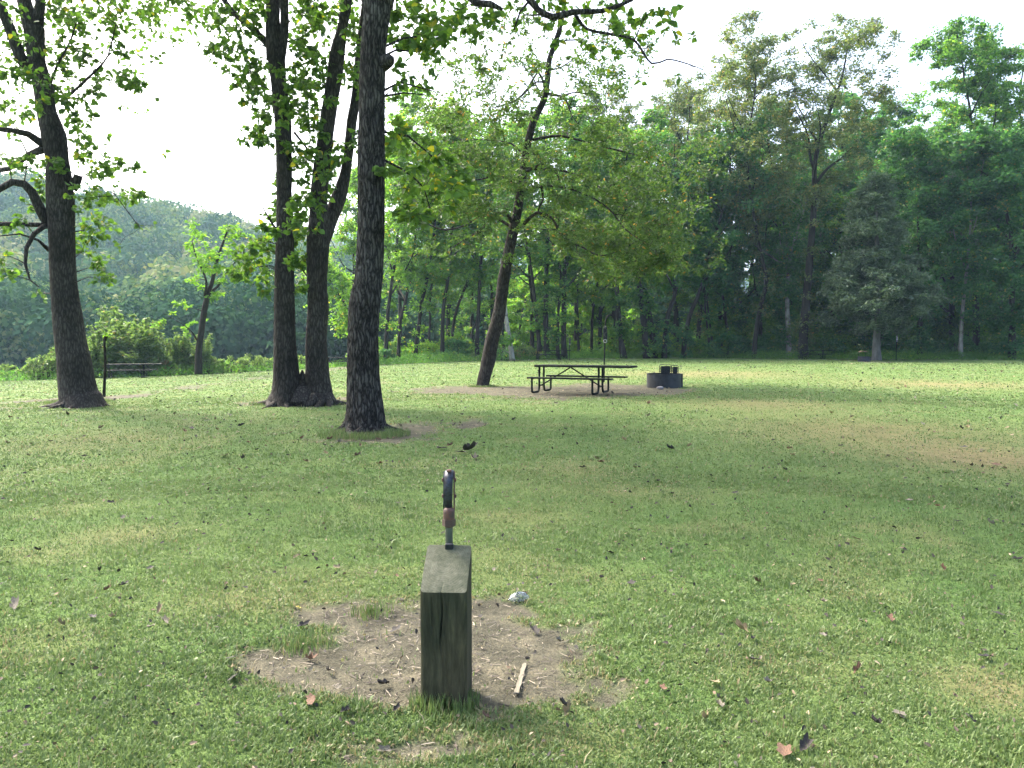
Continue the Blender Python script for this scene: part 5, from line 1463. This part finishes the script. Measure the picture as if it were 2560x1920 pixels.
    q = [[i * 4 + k, i * 4 + (k + 1) % 4, (i + 1) * 4 + (k + 1) % 4, (i + 1) * 4 + k] for i in range(nn - 1) for k in range(4)] + [[0, 3, 2, 1], [(nn - 1) * 4, (nn - 1) * 4 + 1, (nn - 1) * 4 + 2, (nn - 1) * 4 + 3]]
    a.add(v, q); a.obj('lever', M_blueiron, h)
    for s in (-1, 1):
        a = Acc()
        p, r = resample([(s * .0215, .012, .74), (s * .0215, .012, .8), (s * .0215, .02, .86), (s * .0215, .035, .895)], [.008] * 4, .02)
        nn2 = len(p)
        for k in range(nn2 - 1): bar(a, p[k], p[k + 1] + (p[k + 1] - p[k]) * .1, .005, .026)
        ck = a.obj('cheek_plate', M_rust if s > 0 else M_blueiron, h, smooth=False)
        for zz in (.80, .868):
            a = Acc(); box(a, (s * .026, .016, zz), (.009, .016, .016), bev=.003); a.obj('bolt', M_rust, ck, smooth=False)
    a = Acc(); box(a, (0, .022, .905), (.02, .02, .012), bev=.003); a.obj('link_pin', M_rust, h, smooth=False)
    gx = P(1123, 1300, g[1] + D_ + .03)
    h.location = (gx[0], g[1] + D_ + .018, zt1(gx[0], gx[1]))
    tag(h, 'small faucet with a rusty red head and curved blue-black lever behind the timber post', 'faucet')
wood_post()

# ---------------------------------------------------------------- small things on the ground
def rock():
    a = Acc()
    th = np.linspace(0, 2 * np.pi, 16, endpoint=False); ph = np.linspace(0, np.pi, 9)
    v = []
    for p_ in ph:
        for t in th:
            x, y, z = math.sin(p_) * math.cos(t), math.sin(p_) * math.sin(t), math.cos(p_)
            k = 1 + .35 * (float(vn(x * 1.7 + 3, y * 1.7, z * 1.7, 3)) - .5)
            v.append((x * .1 * k * (1.1 - .3 * x), y * .07 * k, z * .06 * k))
    a.add(v, [[i * 16 + k, i * 16 + (k + 1) % 16, (i + 1) * 16 + (k + 1) % 16, (i + 1) * 16 + k] for i in range(8) for k in range(16)])
    o = a.obj('rock', M_stone); g = G(1652, 973); o.location = (g[0], g[1], g[2] + .035)
    tag(o, 'grey rock lying against the front of the near fire ring', 'rock')
rock()

def plastic():
    m, n, out = mat_new('clear_plastic')
    pr = n.nodes.new('ShaderNodeBsdfPrincipled'); pr.inputs['Base Color'].default_value = (.62, .66, .66, 1); pr.inputs['Roughness'].default_value = .1
    pr.inputs['Transmission Weight'].default_value = .9; pr.inputs['IOR'].default_value = 1.3
    n.links.new(pr.outputs[0], out.inputs[0])
    a = Acc(); seg = 28; rings = 9; v = []
    for i in range(rings):
        f = i / (rings - 1)
        for k in range(seg):
            t = 2 * math.pi * k / seg
            r = .052 * (1 - f ** 2.2 * .9) * (1 + .6 * (float(vn(math.cos(t) * 2 + 5, math.sin(t) * 2, f * 3, 9)) - .5) + .04 * math.sin(t * 9))
            v.append((r * math.cos(t), r * math.sin(t) * .8, .034 * f * (1 + .9 * (float(vn(math.cos(t) * 3, math.sin(t) * 3 + 4, f * 2, 12)) - .5))))
    v = np.array(v); v2 = v * .95 - np.array([0, 0, .0015])
    n1 = len(v)
    q = [[i * seg + k, i * seg + (k + 1) % seg, (i + 1) * seg + (k + 1) % seg, (i + 1) * seg + k] for i in range(rings - 1) for k in range(seg)]
    q2 = [[x + n1 for x in f[::-1]] for f in q] + [[k, n1 + k, n1 + (k + 1) % seg, (k + 1) % seg] for k in range(seg)]
    a.add(np.vstack([v, v2]), q + q2)
    o = a.obj('crumpled_cup', m); g = G(1296, 1500); o.location = (g[0], g[1], g[2] + .012); o.rotation_euler = (.15, -.1, .4)
    tag(o, 'crumpled clear plastic cup lying in the grass right of the timber post', 'litter')
plastic()

def splinter():
    a = Acc()
    A_ = G(1291, 1733); B_ = G(1312, 1656)
    L = np.linalg.norm(B_ - A_); ang = math.atan2(-(B_[0] - A_[0]), B_[1] - A_[1])
    n_ = 14; v = []
    for i in range(n_):
        f = i / (n_ - 1); y = (f - .5) * L
        wl = .010 * (1 - .2 * f) + .0018 * math.sin(i * 2.1); wr = .010 + .0015 * math.cos(i * 1.7)
        if i == n_ - 1: wl, wr = .003, .007
        z = .002 * math.sin(i * .8)
        v += [(-wl, y, z), (wr, y, z + .001), (wr, y, z + .006), (-wl, y, z + .005)]
    q = [[i * 4 + k, i * 4 + (k + 1) % 4, (i + 1) * 4 + (k + 1) % 4, (i + 1) * 4 + k] for i in range(n_ - 1) for k in range(4)] + [[0, 3, 2, 1], [n_ * 4 - 4, n_ * 4 - 3, n_ * 4 - 2, n_ * 4 - 1]]
    a.add(v, q); o = a.obj('wood_splinter', M_splint, smooth=False)
    c = (A_ + B_) / 2; o.location = (c[0], c[1], c[2] - .004); o.rotation_euler = (0, 0, ang)
    tag(o, 'flat pale wood splinter on the bare soil right of the timber post', 'wood splinter')
splinter()

# fallen leaves: five shapes, each copied as its own thing
def leaf_mesh(seed, curl, lob, mat):
    rng = np.random.default_rng(seed); a = Acc()
    n = 22; t = np.linspace(0, 2 * np.pi, n, endpoint=False)
    r = .5 * (1 + .25 * np.cos(t)) * (1 + lob * np.abs(np.sin(t * 2.5 + .3)) - lob * .5) * (1 + rng.normal(0, .06, n))
    def pt(k, f):
        x, y = r[k] * math.cos(t[k]) * f, r[k] * math.sin(t[k]) * f * .72
        z = curl * (y ** 2 * 1.6 + .5 * x ** 2 * (1 if x > 0 else -.4)) + .06 * float(vn(x * 4 + seed, y * 4, 0, seed))
        return (x, y * (1 - curl * abs(y) * .7), z)
    v = [(0, 0, 0)] + [pt(k, .5) for k in range(n)] + [pt(k, 1.0) for k in range(n)]
    tr = [[0, 1 + k, 1 + (k + 1) % n] for k in range(n)]
    q = [[1 + k, 1 + n + k, 1 + n + (k + 1) % n, 1 + (k + 1) % n] for k in range(n)]
    a.add(v, q, tr)
    s0 = np.array([[-.55, -.012, 0], [-.55, .012, 0], [-.95, .01, .12], [-.95, -.01, .12]]); a.add(s0, [[0, 1, 2, 3]])
    return a.mesh('fallen_leaf', mat)
M_dl = [plain_mat('dead_leaf_tan', (.26, .21, .115), .8, 0, 14, .4, None, .5), plain_mat('dead_leaf_brown', (.15, .085, .05), .8, 0, 14, .4, None, .5),
        plain_mat('dead_leaf_dark', (.04, .034, .028), .7, 0, 14, .5, None, .5), plain_mat('dead_leaf_grey', (.17, .15, .11), .75, 0, 14, .4, None, .5), plain_mat('dead_leaf_yellow', (.45, .36, .06), .7, 0, 14, .3)]
LM = [[leaf_mesh(10 * i + j, c, .5, M_dl[i]) for j, c in enumerate((.9, 1.6, .4))] for i in range(5)]
KN = ['tan', 'brown', 'blackish', 'greyish', 'yellow']
def drop(px, py, kind, size, label=None, grp='fallen leaves on the lawn', tilt=.22):
    g = G(px, py)
    me = LM[kind][int(R.integers(0, 3))]
    o = bpy.data.objects.new('fallen_leaf', me); COL.objects.link(o)
    s = size * (.55 if g[1] < 9 else .75)
    o.scale = (s, s, s * R.uniform(.8, 1.3))
    o.location = (g[0], g[1], g[2] + (.018 if dirt(np.array([g[0]]), np.array([g[1]]))[0] < .5 else .004) + .03 * s)
    o.rotation_euler = (R.normal(0, tilt), R.normal(0, tilt), R.uniform(0, 6.28))
    far_ = 'near the camera' if g[1] < 5 else ('in mid lawn' if g[1] < 14 else 'far across the lawn')
    o['label'] = label or f'{KN[kind]} curled fallen leaf lying on the grass {far_}'
    o['category'] = 'fallen leaf'; o['group'] = grp
SP = [(1857, 1583, 0, .12, 'large pale tan fallen leaf standing up in the grass at right'), (1880, 1605, 2, .09, 'blackish leaf just below the large pale tan leaf'), (398, 1533, 0, .1, 'crumpled tan leaf in the left foreground grass'), (415, 1563, 3, .1, 'grey folded leaf below the crumpled tan leaf'),
      (285, 1550, 0, .1, 'arched tan leaf in the left foreground'), (230, 1550, 2, .1, 'blackish leaf left of the arched tan leaf'), (40, 1522, 3, .14, 'long grey-brown leaf at the left photo edge'), (378, 1427, 3, .09, 'folded grey leaf above the crumpled tan leaf'),
      (265, 1483, 1, .07, 'small dark brown leaf left of the crumpled tan leaf'), (155, 1570, 0, .08, 'flat tan leaf lying low at the left foreground'), (15, 1655, 0, .09, 'tan leaf at the left edge near the bottom'), (560, 1003 + 140, 1, .2, 'rust-brown leaf among dark scraps left of centre'),
      (1895, 1462, 1, .09, 'dark brown curled leaf on the right foreground lawn'), (1922, 1715, 3, .1, 'pinkish grey upright leaf in the right foreground'), (1800, 1775, 3, .08, 'round greyish leaf in the right foreground'), (1765, 1808, 0, .09, 'flat tan leaf near the bottom right of centre'),
      (2252, 1797, 3, .08, 'greyish leaf at lower right'), (2195, 1820, 2, .07, 'blackish leaf left of the greyish leaf at lower right'), (1960, 1895, 1, .13, 'brown leaf pair cut by the bottom edge at right'), (2010, 1880, 2, .11, 'blackish crumpled leaf at the bottom right'),
      (780, 1757, 1, .07, 'reddish leaf on the bare soil left of the timber post'), (745, 1520, 4, .06, 'yellow leaf in the grass left of the timber post'), (755, 1573, 2, .1, 'blue-black curled leaf on the bare soil edge at left'), (820, 1680, 2, .08, 'blackish leaf lump on the bare soil'),
      (848, 1720, 3, .06, 'small pale bluish leaf on the bare soil'), (1200, 1542, 2, .06, 'dark leaf at the top right of the bare soil'), (1325, 1562, 2, .06, 'dark round leaf on the right of the bare soil'), (1415, 1777, 2, .09, 'grey-black leaf right below the bare soil'),
      (1420, 1792, 0, .08, 'brownish leaf beside the grey-black leaf'), (1400, 1605, 3, .09, 'grey leaf at the right soil edge'), (860, 1790, 2, .08, 'long dark leaf scrap at the lower soil edge'), (965, 1880, 3, .08, 'greyish leaf at the bottom below the bare soil'),
      (960, 1455, 1, .07, 'brown leaf in the grass left of the post top'), (993, 1448, 1, .06, 'reddish leaf just left of the post top'), (1005, 1500, 2, .06, 'dark leaf beside the left face of the post'), (1235, 1432, 3, .06, 'pinkish leaf in grass right of the post top'),
      (1622, 1012, 1, .18, 'rust-brown leaf on the lawn below the fire ring'), (1634, 1013, 1, .12, 'smaller rust-brown leaf below the fire ring'), (1100, 985 + 140, 2, .2, 'black dried leaf above the faucet'), (1170, 1130, 2, .25, 'black dried sprig of leaves right above the faucet'), (1155, 1135, 2, .2, None), (1185, 1150, 2, .18, None)]
for it in SP: drop(*it[:4], label=it[4])
for k in range(200):
    f = R.random()
    py = 1890 - 960 * (f ** .62) if k < 110 else R.uniform(935, 1180)
    px = R.uniform(10, 2550)
    kind = int(R.choice([0, 1, 2, 3], p=[.16, .24, .42, .18])) if px < 1500 or py > 1150 else int(R.choice([0, 1, 2, 3], p=[.4, .15, .2, .25]))
    if 1030 < px < 1200 and py > 1180: continue
    g = G(px, py)
    if g[1] > float(yedge(g[0])) - 1: continue
    drop(px, py, kind, R.uniform(.05, .1) * (1 + g[1] * .03))
for k in range(34):
    cx, cy = [(1010, 1085), (930, 1105), (1180, 1065), (640, 1012), (300, 998), (1390, 990), (620, 1085), (480, 1040)][k % 8]
    drop(cx + R.normal(0, 55), cy + R.normal(0, 10), int(R.choice([0, 1, 2, 3], p=[.2, .35, .3, .15])), R.uniform(.07, .12))
# smallest scraps, beyond counting
def scraps():
    a = Acc(); n = 2800
    an = R.uniform(-.62, .62, n); r = 2.6 * (60 / 2.6) ** R.random(n)
    x, y = r * np.sin(an), r * np.cos(an); ok = y < yedge(x) - 1; x, y, r = x[ok], y[ok], r[ok]; n = len(x)
    leaves(a, np.stack([x, y, zt(x, y) + .02], 1), .016 + .0024 * r, None, .6, .0, True, R.random(n), R, 1.2)
    m, nn, out = mat_new('leaf_scraps')
    at = node(nn, 'ShaderNodeAttribute', attribute_name='tint')
    r_ = ramp(nn, [(0.0, (.015, .014, .012)), (.6, (.05, .04, .028)), (.85, (.15, .1, .06)), (1.0, (.36, .29, .18))], at.outputs['Fac'])
    pr = nn.nodes.new('ShaderNodeBsdfPrincipled'); pr.inputs['Roughness'].default_value = .8
    nn.links.new(r_.outputs[0], pr.inputs['Base Color']); nn.links.new(pr.outputs[0], out.inputs[0])
    tag(a.obj('leaf_scraps', m), 'tiny brown and black leaf scraps strewn over the lawn', 'leaf litter', kind='stuff')
scraps()

# ---------------------------------------------------------------- haze
HAZE = 0.00028
def haze():
    m, n, out = mat_new('haze_air')
    v = n.nodes.new('ShaderNodeVolumePrincipled'); v.inputs['Color'].default_value = (.52, .76, 1.0, 1)
    v.inputs['Density'].default_value = HAZE; v.inputs['Anisotropy'].default_value = .25
    n.links.new(v.outputs[0], out.inputs['Volume'])
    a = Acc(); box(a, (0, 1220, 95), (5400, 5600, 230))
    o = a.obj('haze', m, smooth=False); o.display_type = 'WIRE'
    tag(o, 'pale blue haze in the air over the valley', 'haze', kind='stuff')
haze()
